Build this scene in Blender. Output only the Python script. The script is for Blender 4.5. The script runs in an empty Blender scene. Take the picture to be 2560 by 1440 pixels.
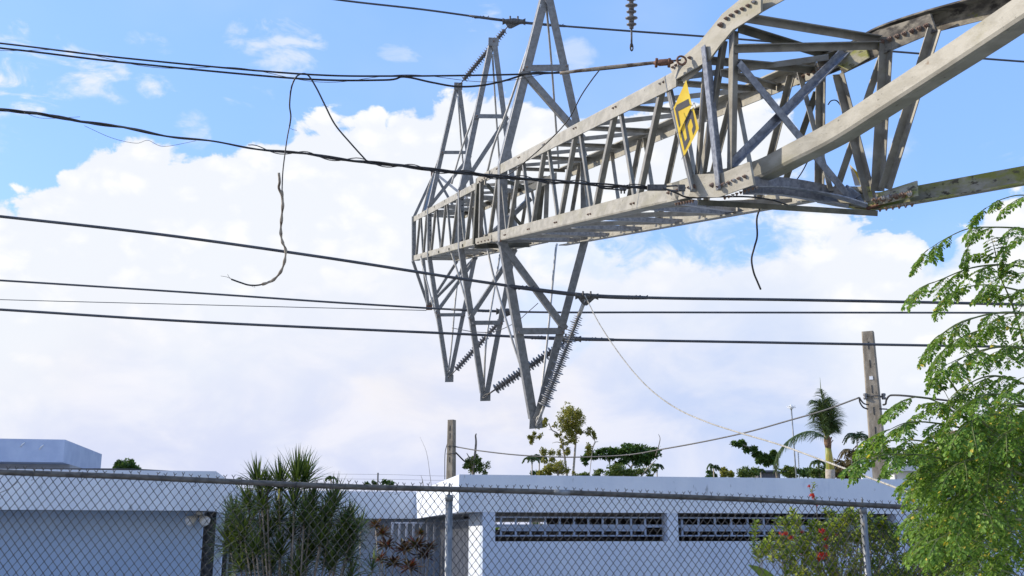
import bpy, math, random
import numpy as np
from mathutils import Vector, Matrix
R = math.radians
PI = math.pi
random.seed(7)
RNG = np.random.default_rng(11)
scene = bpy.context.scene
COL = scene.collection

# ------------------------------------------------------------------ camera, world, sun, exposure
EYE = 1.8
PITCH = 13.6
F = 2560.0
cam_d = bpy.data.cameras.new('camera')
cam = bpy.data.objects.new('camera', cam_d)
COL.objects.link(cam)
cam.location = (0, 0, EYE)
cam.rotation_euler = (R(90 + PITCH), 0, 0)
cam_d.sensor_width = 36
cam_d.lens = 36
cam_d.clip_start = 0.1
cam_d.clip_end = 5000
scene.camera = cam
scene.view_settings.view_transform = 'Standard'
scene.view_settings.look = 'None'
scene.view_settings.gamma = 1
EXPO = 1.0                        # the photograph is exposed for the shaded side
scene.view_settings.exposure = EXPO
CP, SP = math.cos(R(PITCH)), math.sin(R(PITCH))
RIGHT = Vector((1, 0, 0)); FWD = Vector((0, CP, SP)); UP = Vector((0, -SP, CP))
CAM = Vector((0, 0, EYE))

def ray(px, py):
    return RIGHT * ((px - 1280) / F) + UP * ((720 - py) / F) + FWD

def P(px, py, Z):
    """point seen at (px, py) whose depth in front of the lens is Z metres"""
    return CAM + ray(px, py) * Z

def proj(p):
    d = p - CAM
    z = d.dot(FWD)
    return 1280 + F * d.dot(RIGHT) / z, 720 - F * d.dot(UP) / z

# sun from the left, a little behind the picture plane of the houses
SUN_EL, SUN_AZ = 27.0, -83.0      # azimuth measured from +Y towards +X
sd = Vector((math.sin(R(SUN_AZ)) * math.cos(R(SUN_EL)), math.cos(R(SUN_AZ)) * math.cos(R(SUN_EL)), math.sin(R(SUN_EL))))
sun_d = bpy.data.lights.new('sun', 'SUN')
sun_d.energy = 2.2
sun_d.angle = R(0.53)
sun_d.color = (1.0, 0.92, 0.78)
sun = bpy.data.objects.new('sun', sun_d)
COL.objects.link(sun)
sun.rotation_euler = sd.to_track_quat('Z', 'Y').to_euler()
sun.location = (-20, 5, 15)

world = bpy.data.worlds.new('World')
scene.world = world
world.use_nodes = True
WT = world.node_tree
WT.nodes.clear()

class NG:
    """tiny helper to write node graphs as expressions"""
    def __init__(s, nt): s.nt = nt
    def n(s, t, **kw):
        x = s.nt.nodes.new(t)
        for k, v in kw.items(): setattr(x, k, v)
        return x
    def put(s, sock, v):
        if hasattr(v, 'is_linked') or isinstance(v, bpy.types.NodeSocket): s.nt.links.new(v, sock)
        elif v is not None: sock.default_value = v
    def m(s, op, a, b=None, c=None, clamp=False):
        x = s.n('ShaderNodeMath', operation=op); x.use_clamp = clamp
        for i, v in enumerate((a, b, c)):
            if v is not None: s.put(x.inputs[i], v)
        return x.outputs[0]
    def vm(s, op, a, b=None, scale=None):
        x = s.n('ShaderNodeVectorMath', operation=op)
        s.put(x.inputs[0], a)
        if b is not None: s.put(x.inputs[1], b)
        if scale is not None: s.put(x.inputs['Scale'], scale)
        return x.outputs[1] if op in ('DOT_PRODUCT', 'LENGTH', 'DISTANCE') else x.outputs[0]
    def ss(s, v, lo, hi):
        x = s.n('ShaderNodeMapRange', interpolation_type='SMOOTHSTEP')
        s.put(x.inputs[0], v); s.put(x.inputs[1], lo); s.put(x.inputs[2], hi)
        return x.outputs[0]
    def mix(s, f, a, b, mode='MIX'):
        x = s.n('ShaderNodeMix', data_type='RGBA', blend_type=mode)
        s.put(x.inputs[0], f); s.put(x.inputs[6], a); s.put(x.inputs[7], b)
        return x.outputs[2]
    def noise(s, vec, scale, detail=4, rough=0.55, lac=2.0, dist=0.0):
        x = s.n('ShaderNodeTexNoise')
        if vec is not None: s.nt.links.new(vec, x.inputs['Vector'])
        x.inputs['Scale'].default_value = scale; x.inputs['Detail'].default_value = detail
        x.inputs['Roughness'].default_value = rough; x.inputs['Lacunarity'].default_value = lac
        x.inputs['Distortion'].default_value = dist
        return x.outputs[0]

def c4(c): return (c[0], c[1], c[2], 1.0)
def srgb(r, g, b):
    f = lambda v: (v / 255) / 12.92 if v / 255 <= 0.04045 else ((v / 255 + 0.055) / 1.055) ** 2.4
    return (f(r), f(g), f(b))

def azel(px, py):
    d = ray(px, py).normalized()
    return math.degrees(math.atan2(d.x, d.y)), math.degrees(math.asin(d.z))

SKY_STRENGTH = 0.15
def build_world():
    g = NG(WT)
    out = g.n('ShaderNodeOutputWorld'); bg = g.n('ShaderNodeBackground')
    bg.inputs[1].default_value = SKY_STRENGTH
    WT.links.new(bg.outputs[0], out.inputs[0])
    sky = g.n('ShaderNodeTexSky'); sky.sky_type = 'NISHITA'; sky.sun_disc = False
    sky.sun_elevation = R(SUN_EL); sky.sun_rotation = R(SUN_AZ)
    sky.air_density = 1.0; sky.dust_density = 0.6; sky.ozone_density = 1.4
    tc = g.n('ShaderNodeTexCoord'); d = tc.outputs['Generated']
    sep = g.n('ShaderNodeSeparateXYZ'); WT.links.new(d, sep.inputs[0])
    x, y, z = sep.outputs
    az = g.m('MULTIPLY', g.m('ARCTAN2', x, y), 180 / PI)
    el = g.m('MULTIPLY', g.m('ARCSINE', z), 180 / PI)
    # direction noise; x stretched a little so clouds lie along the horizon
    vec = g.vm('MULTIPLY', d, (1.0, 1.0, 1.5))
    n1 = g.noise(vec, 7.0, 3, 0.5)
    n2 = g.noise(vec, 22.0, 7, 0.6, dist=0.35)
    n3 = g.noise(g.vm('ADD', vec, (3.1, 1.7, 0.4)), 3.2, 4, 0.5)
    # cloud bank: its top edge as elevation against azimuth
    edge = [(-900, 420), (-400, 500), (-100, 490), (0, 472), (100, 450), (180, 395), (240, 338), (300, 305), (400, 308), (440, 345), (520, 352), (610, 345), (700, 312),
            (740, 275), (820, 262), (890, 285), (915, 255), (950, 262), (975, 300), (1000, 245), (1100, 218), (1250, 205), (1350, 245), (1500, 250), (1600, 240),
            (1700, 225), (1850, 235), (1960, 245), (2010, 320), (2060, 400), (2110, 480), (2170, 530), (2290, 545), (2335, 640), (2370, 600), (2410, 535), (2480, 490), (2560, 460), (2900, 300), (3600, 250)]
    pts = sorted([azel(*e) for e in edge])
    fc = g.n('ShaderNodeFloatCurve')
    cm = fc.mapping; cv = cm.curves[0]
    A0, A1, E1 = -60.0, 60.0, 40.0
    nrm = [((a - A0) / (A1 - A0), e / E1) for a, e in pts if A0 < a < A1]
    cv.points[0].location = (0, nrm[0][1]); cv.points[1].location = (1, nrm[-1][1])
    for a, e in nrm:
        cv.points.new(a, e)
    for p_ in cv.points: p_.handle_type = 'VECTOR'
    cm.update()
    azn = g.m('DIVIDE', g.m('SUBTRACT', az, A0), A1 - A0, clamp=True)
    WT.links.new(azn, fc.inputs[1])
    behind = g.ss(g.m('ABSOLUTE', az), 42.0, 80.0)
    top = g.m('ADD', g.m('MULTIPLY', fc.outputs[0], E1), g.m('MULTIPLY', behind, 3.0))
    vo = g.n('ShaderNodeTexVoronoi', feature='F1'); vo.inputs['Scale'].default_value = 24
    vo.inputs['Detail'].default_value = 1.0; WT.links.new(vec, vo.inputs['Vector'])
    puff = g.m('SUBTRACT', 0.42, vo.outputs['Distance'])
    bump = g.m('ADD', g.m('MULTIPLY', g.m('SUBTRACT', n2, 0.5), 4.2), g.m('MULTIPLY', puff, 1.8))
    h = g.m('ADD', g.m('SUBTRACT', top, el), bump)       # >0 inside the bank, degrees below its top
    bank = g.ss(h, -0.2, 0.35)
    # blue gaps in the bank
    def blob(px, py, rx, ry, wob=0.0):
        a, e = azel(px, py)
        da = g.m('DIVIDE', g.m('SUBTRACT', az, a), rx / 44.7)
        de = g.m('DIVIDE', g.m('SUBTRACT', el, e), ry / 44.7)
        q = g.m('ADD', g.m('MULTIPLY', da, da), g.m('MULTIPLY', de, de))
        if wob: q = g.m('ADD', q, g.m('MULTIPLY', g.m('SUBTRACT', n2, 0.5), wob))
        return g.m('SUBTRACT', 1.0, g.ss(q, 0.1, 1.3))
    gap = None
    for (px, py, rx, ry, amt) in [(1760, 590, 330, 85, 0.95), (2345, 600, 60, 90, 0.6), (1430, 640, 200, 60, 0.28), (2100, 430, 160, 90, 0.9), (1380, 800, 120, 90, 0.3)]:
        b = g.m('MULTIPLY', blob(px, py, rx, ry, 4.0), amt)
        gap = b if gap is None else g.m('MAXIMUM', gap, b)
    bank = g.m('MULTIPLY', bank, g.m('SUBTRACT', 1.0, gap))
    # wisps in the blue
    wn = g.noise(g.vm('MULTIPLY', d, (1.0, 1.0, 2.6)), 16.0, 8, 0.62, dist=0.6)
    wisp = None
    for (px, py, rx, ry, amt) in [(40, 200, 110, 120, 1.0), (230, 185, 170, 50, 0.75), (700, 100, 120, 60, 0.6), (630, 245, 70, 32, 0.85), (1000, 135, 60, 22, 0.3), (1210, 60, 60, 60, 0.7),
                                  (20, 350, 60, 60, 0.5), (1450, 140, 60, 40, 0.4), (700, 170, 90, 26, 0.55), (380, 105, 60, 26, 0.4), (480, 320, 50, 40, 0.5), (1900, 620, 90, 60, 0.6), (1560, 640, 120, 60, 0.5), (2520, 380, 60, 30, 0.3), (2190, 370, 90, 40, 0.25)]:
        b = g.m('MULTIPLY', blob(px, py, rx, ry, 5.0), amt)
        wisp = b if wisp is None else g.m('MAXIMUM', wisp, b)
    wisp = g.m('MULTIPLY', g.m('MULTIPLY', wisp, 1.15, clamp=True), g.ss(wn, 0.42, 0.64))
    veil = g.m('MULTIPLY', g.ss(n3, 0.45, 0.8), 0.18)
    mask = g.m('MAXIMUM', g.m('MAXIMUM', bank, wisp), veil, clamp=True)
    # cloud colour: white crest, lavender body, cream patches low down
    depth = g.ss(h, 5.0, 17.0)
    soft = g.ss(g.noise(g.vm('MULTIPLY', d, (1.0, 1.0, 1.8)), 9.0, 6, 0.55, dist=0.4), 0.35, 0.68)
    body = g.mix(soft, c4((0.76, 0.81, 0.97)), c4((0.93, 0.93, 1.0)))
    lowc = g.ss(el, 11.5, 1.0)
    body = g.mix(g.m('MULTIPLY', lowc, g.m('SUBTRACT', 1.0, g.m('MULTIPLY', soft, 0.7))), body, c4((0.68, 0.73, 0.95)))
    rl = g.m('MULTIPLY', g.ss(az, 1.0, 12.0), g.ss(el, 19.0, 12.0))
    body = g.mix(g.m('MULTIPLY', rl, g.m('SUBTRACT', 0.95, g.m('MULTIPLY', soft, 0.6))), body, c4((0.56, 0.68, 0.96)))
    bil = g.ss(g.noise(g.vm('ADD', vec, (0.7, 0.2, 0.9)), 13.0, 6, 0.58, dist=0.5), 0.50, 0.70)
    body = g.mix(g.m('MULTIPLY', bil, g.m('ADD', 0.15, g.m('MULTIPLY', g.ss(az, -6.0, 8.0), 0.25))), body, c4((0.74, 0.81, 0.97)))
    cream = g.m('MULTIPLY', g.m('MAXIMUM', g.m('MULTIPLY', blob(1150, 985, 300, 110, 2.0), 0.7), g.m('MULTIPLY', blob(30, 800, 300, 200, 1.0), 0.35)), g.ss(n3, 0.3, 0.6))
    body = g.mix(cream, body, c4((0.95, 0.90, 0.88)))
    crest = g.mix(g.ss(g.m('ADD', n2, g.m('MULTIPLY', puff, 0.5)), 0.28, 0.66), c4((0.90, 0.935, 1.0)), c4((1.05, 1.05, 1.04)))
    ccol = g.mix(depth, crest, body)
    ccol = g.vm('SCALE', ccol, scale=0.5 ** EXPO / SKY_STRENGTH)
    # clear sky: nishita, shifted towards the photograph's hue
    base = g.mix(1.0, sky.outputs[0], c4(SKY_TINT), 'MULTIPLY')
    base = g.mix(0.65, base, c4((0.90, 1.78, 3.35)))
    col = g.mix(mask, base, ccol)
    WT.links.new(col, bg.inputs[0])
SKY_TINT = (1.0, 1.0, 1.35)
build_world()

# ------------------------------------------------------------------ object helpers
def tag(o, label=None, cat=None, group=None, kind=None):
    if label: o['label'] = label
    if cat: o['category'] = cat
    if group: o['group'] = group
    if kind: o['kind'] = kind
    return o

def thing(name, label, cat, loc, group=None):
    o = bpy.data.objects.new(name, None)
    COL.objects.link(o)
    o.location = loc
    o.empty_display_size = 0.2
    return tag(o, label, cat, group)

def attach(o, parent):
    o.parent = parent
    if parent.parent is None: o.matrix_parent_inverse = Matrix.Translation(-Vector(parent.location))
    return o

class MB:
    def __init__(s): s.v = []; s.f = []; s.sm = []; s.mi = []
    def add(s, vs, fs, smooth=False, mi=0):
        b = len(s.v)
        s.v.extend([tuple(v) for v in vs])
        s.f.extend([tuple(i + b for i in f) for f in fs])
        s.sm.extend([smooth] * len(fs)); s.mi.extend([mi] * len(fs))
        return s
    def box(s, c, sx, sy, sz, ax=None, ay=None, az_=None, mi=0):
        ax = ax or Vector((1, 0, 0)); ay = ay or Vector((0, 1, 0)); az_ = az_ or Vector((0, 0, 1))
        c = Vector(c)
        vs = [c + ax * (sx / 2 * i) + ay * (sy / 2 * j) + az_ * (sz / 2 * k) for k in (-1, 1) for j in (-1, 1) for i in (-1, 1)]
        return s.add(vs, [(0, 2, 3, 1), (4, 5, 7, 6), (0, 1, 5, 4), (2, 6, 7, 3), (0, 4, 6, 2), (1, 3, 7, 5)], mi=mi)
    def sweep(s, pts, prof, frames, closed=True, caps=True, smooth=False, mi=0):
        """prof: list of (a,b); frames: list of (A,B) vectors per point; prof may be callable(i)"""
        n = None; vs = []
        for i, p in enumerate(pts):
            pr = prof(i) if callable(prof) else prof
            n = len(pr); A, B = frames[i]
            for a, b in pr: vs.append(p + A * a + B * b)
        fs = []
        for i in range(len(pts) - 1):
            for j in range(n):
                k = (j + 1) % n
                fs.append((i * n + j, i * n + k, (i + 1) * n + k, (i + 1) * n + j))
        s.add(vs, fs, smooth, mi)
        if caps:
            b = len(s.v) - len(vs)
            s.f.append(tuple(b + j for j in reversed(range(n)))); s.f.append(tuple(b + (len(pts) - 1) * n + j for j in range(n)))
            s.sm.extend([False, False]); s.mi.extend([mi, mi])
        return s
    def tube(s, pts, r, n=6, smooth=True, mi=0):
        pts = [Vector(p) for p in pts]
        if len(pts) < 2: return s
        rr = r if isinstance(r, (list, tuple)) else [r] * len(pts)
        T = tangents(pts)
        ref = Vector((0, 0, 1)) if abs(T[0].z) < 0.9 else Vector((1, 0, 0))
        A = (ref - T[0] * ref.dot(T[0])).normalized()
        fr = []
        for t in T:
            A = (A - t * A.dot(t))
            A = A.normalized() if A.length > 1e-6 else t.orthogonal().normalized()
            fr.append((A, t.cross(A)))
        cs = [(math.cos(2 * PI * k / n), math.sin(2 * PI * k / n)) for k in range(n)]
        return s.sweep(pts, lambda i: [(a * rr[i], b * rr[i]) for a, b in cs], fr, smooth=smooth, mi=mi)
    def angle(s, pts, d1, d2, w, t=None, r=None, w2=None, mi=0):
        """steel L profile swept along pts, heel on the path, flanges towards d1 and d2"""
        pts = [Vector(p) for p in pts]
        t = t or w * 0.11; w2 = w2 or w; r = r or t * 0.9
        T = tangents(pts); fr = []
        for k in T:
            a = (d1 - k * d1.dot(k)).normalized()
            b = d2 - k * d2.dot(k); b = (b - a * b.dot(a)).normalized()
            fr.append((a, b))
        prof = [(r, 0), (w, 0), (w, t), (t, t), (t, w2), (0, w2), (0, r), (0.3 * r, 0.3 * r)]
        return s.sweep(pts, prof, fr, mi=mi)
    def lathe(s, p0, p1, prof, n=12, mi=0):
        """prof: (fraction along p0-p1, radius)"""
        p0 = Vector(p0); p1 = Vector(p1); t = (p1 - p0); L = t.length; t = t / L
        A = t.orthogonal().normalized(); B = t.cross(A)
        vs = []
        for u, r in prof:
            for k in range(n):
                a = 2 * PI * k / n
                vs.append(p0 + t * (L * u) + (A * math.cos(a) + B * math.sin(a)) * r)
        fs = []
        for i in range(len(prof) - 1):
            for k in range(n):
                fs.append((i * n + k, i * n + (k + 1) % n, (i + 1) * n + (k + 1) % n, (i + 1) * n + k))
        m = len(prof) - 1
        s.add(vs, fs, True, mi)
        b = len(s.v) - len(vs)
        s.f.append(tuple(b + j for j in reversed(range(n)))); s.f.append(tuple(b + m * n + j for j in range(n)))
        s.sm.extend([False, False]); s.mi.extend([mi, mi])
        return s
    def prism(s, poly, off, mi=0):
        """closed polygon of 3D points extruded by vector off"""
        n = len(poly); vs = [Vector(p) for p in poly] + [Vector(p) + off for p in poly]
        fs = [tuple(range(n)), tuple(n + i for i in reversed(range(n)))]
        for i in range(n):
            k = (i + 1) % n
            fs.append((i, n + i, n + k, k))
        return s.add(vs, fs, mi=mi)
    def build(s, name, m, parent=None, label=None, loc=None):
        me = bpy.data.meshes.new(name)
        vs = s.v; off = Vector((0, 0, 0))
        if parent is None:
            if loc is None:
                a = np.array(vs); off = Vector(((a[:, 0].min() + a[:, 0].max()) / 2, (a[:, 1].min() + a[:, 1].max()) / 2, a[:, 2].min()))
            else: off = Vector(loc)
            vs = [(v[0] - off.x, v[1] - off.y, v[2] - off.z) for v in vs]
        me.from_pydata(vs, [], s.f)
        for mm in (m if isinstance(m, (list, tuple)) else [m]): me.materials.append(mm)
        me.polygons.foreach_set('use_smooth', s.sm)
        me.polygons.foreach_set('material_index', s.mi)
        me.update()
        o = bpy.data.objects.new(name, me)
        COL.objects.link(o)
        if parent is not None: attach(o, parent)
        else: o.location = off
        if label: o['label'] = label
        return o

def tangents(pts):
    T = []
    for i in range(len(pts)):
        a = pts[max(i - 1, 0)]; b = pts[min(i + 1, len(pts) - 1)]
        T.append((b - a).normalized())
    return T

def smooth(pts, k=8):
    """Catmull-Rom through pts"""
    pts = [Vector(p) for p in pts]
    out = []
    for i in range(len(pts) - 1):
        p0 = pts[i - 1] if i else pts[0] * 2 - pts[1]
        p1, p2 = pts[i], pts[i + 1]
        p3 = pts[i + 2] if i + 2 < len(pts) else pts[-1] * 2 - pts[-2]
        for j in range(k):
            t = j / k
            out.append(0.5 * ((2 * p1) + (p2 - p0) * t + (2 * p0 - 5 * p1 + 4 * p2 - p3) * t * t + (3 * p1 - p0 - 3 * p2 + p3) * t ** 3))
    out.append(pts[-1])
    return out

def helix(pts, r, turns_per_m, phase):
    """offset a path by a helix, for twisted strands"""
    T = tangents(pts); s_ = 0; out = []
    A = T[0].orthogonal().normalized()
    for i, p in enumerate(pts):
        if i: s_ += (pts[i] - pts[i - 1]).length
        t = T[i]; A = (A - t * A.dot(t)).normalized(); B = t.cross(A)
        a = 2 * PI * s_ * turns_per_m + phase
        out.append(p + (A * math.cos(a) + B * math.sin(a)) * r)
    return out

def resample(pts, step):
    pts = [Vector(p) for p in pts]; out = [pts[0]]; acc = 0
    for i in range(len(pts) - 1):
        a, b = pts[i], pts[i + 1]; L = (b - a).length
        n = max(1, int(round(L / step)))
        for j in range(1, n + 1): out.append(a.lerp(b, j / n))
    return out

# ------------------------------------------------------------------ materials
def pmat(name, c1, c2, scale=6.0, rough=0.6, metal=0.0, bump=0.0, bscale=40.0, spots=(), spec=0.5, stretch=None, detail=5, lohi=(0.35, 0.65)):
    m = bpy.data.materials.new(name); m.use_nodes = True
    nt = m.node_tree; g = NG(nt); bs = nt.nodes['Principled BSDF']
    geo = g.n('ShaderNodeNewGeometry'); pos = geo.outputs['Position']
    v = g.vm('MULTIPLY', pos, stretch) if stretch else pos
    n = g.noise(v, scale, detail, 0.6)
    col = g.mix(g.ss(n, lohi[0], lohi[1]), c4(c1), c4(c2))
    for (sc, ss_, lo, hi) in spots:
        k = g.noise(g.vm('ADD', v, (ss_ * 1.3, 4.2, 7.7)), ss_, 6, 0.65)
        col = g.mix(g.ss(k, lo, hi), col, c4(sc))
    nt.links.new(col, bs.inputs['Base Color'])
    bs.inputs['Roughness'].default_value = rough
    bs.inputs['Metallic'].default_value = metal
    bs.inputs['Specular IOR Level'].default_value = spec
    rn = g.m('ADD', rough - 0.08, g.m('MULTIPLY', n, 0.16)); nt.links.new(rn, bs.inputs['Roughness'])
    if bump:
        b = g.n('ShaderNodeBump'); b.inputs['Strength'].default_value = bump; b.inputs['Distance'].default_value = 0.01
        nt.links.new(g.noise(pos, bscale, 4, 0.6), b.inputs['Height']); nt.links.new(b.outputs[0], bs.inputs['Normal'])
    return m

def leafmat(name, cols, trans=0.35, rough=0.5, tint=(1.25, 1.2, 0.5)):
    m = bpy.data.materials.new(name); m.use_nodes = True
    nt = m.node_tree; g = NG(nt); bs = nt.nodes['Principled BSDF']; out = nt.nodes['Material Output']
    geo = g.n('ShaderNodeNewGeometry')
    cr = g.n('ShaderNodeValToRGB'); el = cr.color_ramp.elements
    el[0].position = 0; el[0].color = c4(cols[0]); el[1].position = 1; el[1].color = c4(cols[-1])
    for i, c in enumerate(cols[1:-1]):
        e = el.new((i + 1) / (len(cols) - 1)); e.color = c4(c)
    nt.links.new(geo.outputs['Random Per Island'], cr.inputs[0])
    nt.links.new(cr.outputs[0], bs.inputs['Base Color'])
    bs.inputs['Roughness'].default_value = rough; bs.inputs['Specular IOR Level'].default_value = 0.28
    tr = g.n('ShaderNodeBsdfTranslucent')
    nt.links.new(g.mix(1.0, cr.outputs[0], c4(tint), 'MULTIPLY'), tr.inputs[0])
    mx = g.n('ShaderNodeMixShader'); mx.inputs[0].default_value = trans
    nt.links.new(bs.outputs[0], mx.inputs[1]); nt.links.new(tr.outputs[0], mx.inputs[2]); nt.links.new(mx.outputs[0], out.inputs[0])
    return m

M = {}
M['chord'] = pmat('weathered_galvanised_chord', (0.305, 0.280, 0.225), (0.415, 0.385, 0.320), 8, 0.6, 0.12, 0.12, 60,
                  spots=(((0.27, 0.245, 0.14), 2.2, 0.50, 0.78), ((0.19, 0.125, 0.075), 9, 0.66, 0.76), ((0.10, 0.085, 0.065), 38, 0.62, 0.72)), stretch=(0.4, 0.8, 1.6))
M['chord_moss'] = pmat('mossy_galvanised_chord', (0.30, 0.27, 0.20), (0.46, 0.42, 0.33), 7, 0.75, 0.05, 0.2, 60,
                  spots=(((0.27, 0.27, 0.06), 4, 0.44, 0.60), ((0.09, 0.075, 0.05), 13, 0.54, 0.64)), stretch=(0.45, 1, 1.5))
M['brace'] = pmat('galvanised_brace', (0.225, 0.205, 0.17), (0.32, 0.30, 0.255), 9, 0.5, 0.2, 0.08, 80,
                  spots=(((0.36, 0.33, 0.25), 5, 0.56, 0.72), ((0.22, 0.21, 0.2), 60, 0.64, 0.72)))
M['brace_blue'] = pmat('spangled_zinc_brace', (0.19, 0.20, 0.23), (0.33, 0.345, 0.38), 26, 0.42, 0.35, 0.05, 90,
                  spots=(((0.46, 0.48, 0.50), 34, 0.62, 0.70),))
M['brace_dark'] = pmat('grimy_dark_brace', (0.10, 0.095, 0.07), (0.18, 0.165, 0.12), 7, 0.65, 0.1, 0.1, 60,
                  spots=(((0.18, 0.19, 0.09), 6, 0.60, 0.72),))
M['arm'] = pmat('grey_zinc_crossarm', (0.19, 0.19, 0.185), (0.27, 0.27, 0.265), 18, 0.5, 0.25, 0.06, 80,
                  spots=(((0.30, 0.29, 0.27), 4, 0.55, 0.72), ((0.18, 0.17, 0.16), 70, 0.66, 0.72)))
M['rod'] = pmat('pale_zinc_rod', (0.40, 0.38, 0.34), (0.52, 0.50, 0.46), 10, 0.45, 0.2)
M['rust'] = pmat('rusty_steel', (0.13, 0.06, 0.035), (0.25, 0.13, 0.085), 60, 0.85, 0.0, 0.3, 200)
M['chord_dark'] = pmat('shaded_stained_chord', (0.10, 0.085, 0.07), (0.34, 0.30, 0.23), 9, 0.8, 0.0, 0.2, 60,  # inner-side shadow of chord C put into the colour, plus black stains and moss
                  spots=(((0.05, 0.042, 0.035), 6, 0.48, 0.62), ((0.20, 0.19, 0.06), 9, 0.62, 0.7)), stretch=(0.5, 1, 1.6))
M['bolt'] = pmat('rusted_bolt', (0.17, 0.095, 0.065), (0.27, 0.19, 0.14), 25, 0.75, 0.1, spots=(((0.45, 0.43, 0.40), 8, 0.55, 0.6),))
M['hardware'] = pmat('dark_forged_fitting', (0.07, 0.065, 0.06), (0.15, 0.14, 0.125), 40, 0.55, 0.4)
M['wire'] = pmat('oxidised_conductor', (0.075, 0.075, 0.08), (0.11, 0.11, 0.115), 3, 0.6, 0.3)
M['wire_black'] = pmat('black_insulated_cable', (0.012, 0.011, 0.010), (0.035, 0.03, 0.025), 20, 0.55)
M['twig'] = pmat('peeled_cable_sheath', (0.12, 0.08, 0.05), (0.42, 0.35, 0.26), 14, 0.8)
M['porcelain'] = pmat('grey_porcelain', (0.12, 0.11, 0.105), (0.21, 0.20, 0.19), 30, 0.35, 0.0, spots=(((0.12, 0.09, 0.07), 20, 0.58, 0.7),))
M['polymer'] = pmat('grey_silicone_shed', (0.22, 0.22, 0.22), (0.34, 0.33, 0.32), 20, 0.5)
M['rope'] = pmat('pale_rope', (0.36, 0.33, 0.27), (0.56, 0.52, 0.45), 30, 0.9)
M['fence'] = pmat('weathered_galvanised_mesh', (0.028, 0.029, 0.031), (0.085, 0.085, 0.086), 8, 0.55, 0.3)
M['rail'] = pmat('lichen_grey_pipe', (0.07, 0.064, 0.056), (0.15, 0.138, 0.12), 22, 0.75, 0.1, 0.2, 120,
                 spots=(((0.10, 0.09, 0.075), 30, 0.55, 0.66),), stretch=(0.5, 1, 1))
M['post'] = pmat('galvanised_post', (0.17, 0.18, 0.185), (0.30, 0.31, 0.32), 14, 0.5, 0.35, 0.1, 80,
                 spots=(((0.34, 0.27, 0.16), 7, 0.62, 0.72), ((0.16, 0.17, 0.18), 30, 0.60, 0.68)), stretch=(1, 1, 0.35))
M['yellow'] = pmat('yellow_sign_paint', (0.80, 0.52, 0.02), (0.92, 0.66, 0.05), 5, 0.5, spots=(((0.55, 0.22, 0.03), 18, 0.68, 0.74),))
M['black'] = pmat('faded_black_paint', (0.045, 0.042, 0.05), (0.075, 0.07, 0.08), 12, 0.6)
M['signback'] = pmat('bare_metal_sign_back', (0.50, 0.47, 0.46), (0.62, 0.60, 0.60), 8, 0.5)
M['fascia'] = pmat('white_stucco', (0.68, 0.72, 0.78), (0.77, 0.80, 0.84), 1.3, 0.85, 0, 0.5, 13,
                   spots=(((0.52, 0.57, 0.66), 2.6, 0.56, 0.80), ((0.34, 0.355, 0.37), 7, 0.62, 0.74), ((0.42, 0.44, 0.46), 22, 0.68, 0.74)), stretch=(1.0, 1.0, 0.4))
M['wall_blue'] = pmat('light_blue_wall_paint', (0.34, 0.45, 0.62), (0.40, 0.51, 0.67), 0.9, 0.8, 0, 0.2, 30,
                   spots=(((0.34, 0.45, 0.60), 2.0, 0.62, 0.8),))
M['wall_lav'] = pmat('pale_blue_stucco', (0.54, 0.61, 0.73), (0.61, 0.67, 0.77), 1.2, 0.85, 0, 0.5, 14,
                   spots=(((0.50, 0.57, 0.69), 3.1, 0.52, 0.75), ((0.42, 0.46, 0.54), 12, 0.66, 0.76)), stretch=(1.0, 1.0, 0.45))
M['house_far'] = pmat('lavender_blue_stucco', (0.38, 0.45, 0.60), (0.45, 0.52, 0.66), 2.0, 0.85, 0, 0.4, 9,
                   spots=(((0.60, 0.62, 0.68), 3.0, 0.68, 0.72),))
M['soffit'] = pmat('grey_soffit', (0.28, 0.28, 0.29), (0.36, 0.36, 0.37), 2, 0.9)
M['roof'] = pmat('flat_roof_coating', (0.40, 0.39, 0.37), (0.55, 0.54, 0.52), 1.5, 0.95)
M['stone'] = pmat('dark_stone_cladding', (0.045, 0.045, 0.05), (0.14, 0.135, 0.13), 14, 0.85, 0, 0.4, 20)
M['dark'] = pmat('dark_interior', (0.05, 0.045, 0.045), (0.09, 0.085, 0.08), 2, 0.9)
M['grille_blue'] = pmat('blue_grey_window_grille', (0.25, 0.31, 0.41), (0.33, 0.39, 0.50), 5, 0.55)
M['bars'] = pmat('white_painted_bars', (0.52, 0.54, 0.60), (0.62, 0.64, 0.70), 6, 0.5)
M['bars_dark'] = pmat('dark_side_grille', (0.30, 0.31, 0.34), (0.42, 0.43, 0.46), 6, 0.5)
M['concrete'] = pmat('weathered_concrete_pole', (0.20, 0.165, 0.12), (0.34, 0.29, 0.22), 7, 0.9, 0, 0.4, 40,
                     spots=(((0.10, 0.085, 0.065), 9, 0.58, 0.70), ((0.42, 0.37, 0.30), 4, 0.60, 0.75)), stretch=(1, 1, 0.4))
M['slot'] = pmat('pole_slot_shadow', (0.03, 0.03, 0.03), (0.05, 0.05, 0.05), 5, 0.9)
M['white'] = pmat('white_enamel', (0.74, 0.75, 0.76), (0.82, 0.82, 0.82), 5, 0.5)
M['lamp_glass'] = pmat('frosted_lamp_cover', (0.60, 0.55, 0.46), (0.74, 0.70, 0.62), 12, 0.35)
M['grass'] = pmat('lawn', (0.035, 0.06, 0.018), (0.07, 0.10, 0.03), 3, 0.95, 0, 0.5, 30, spots=(((0.12, 0.10, 0.06), 1.2, 0.6, 0.75),))
M['bark'] = pmat('grey_brown_bark', (0.16, 0.13, 0.10), (0.30, 0.26, 0.21), 20, 0.9, 0, 0.3, 60, stretch=(1, 1, 0.3))
M['bark_pale'] = pmat('pale_bark', (0.36, 0.30, 0.24), (0.52, 0.46, 0.38), 14, 0.9)
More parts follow.
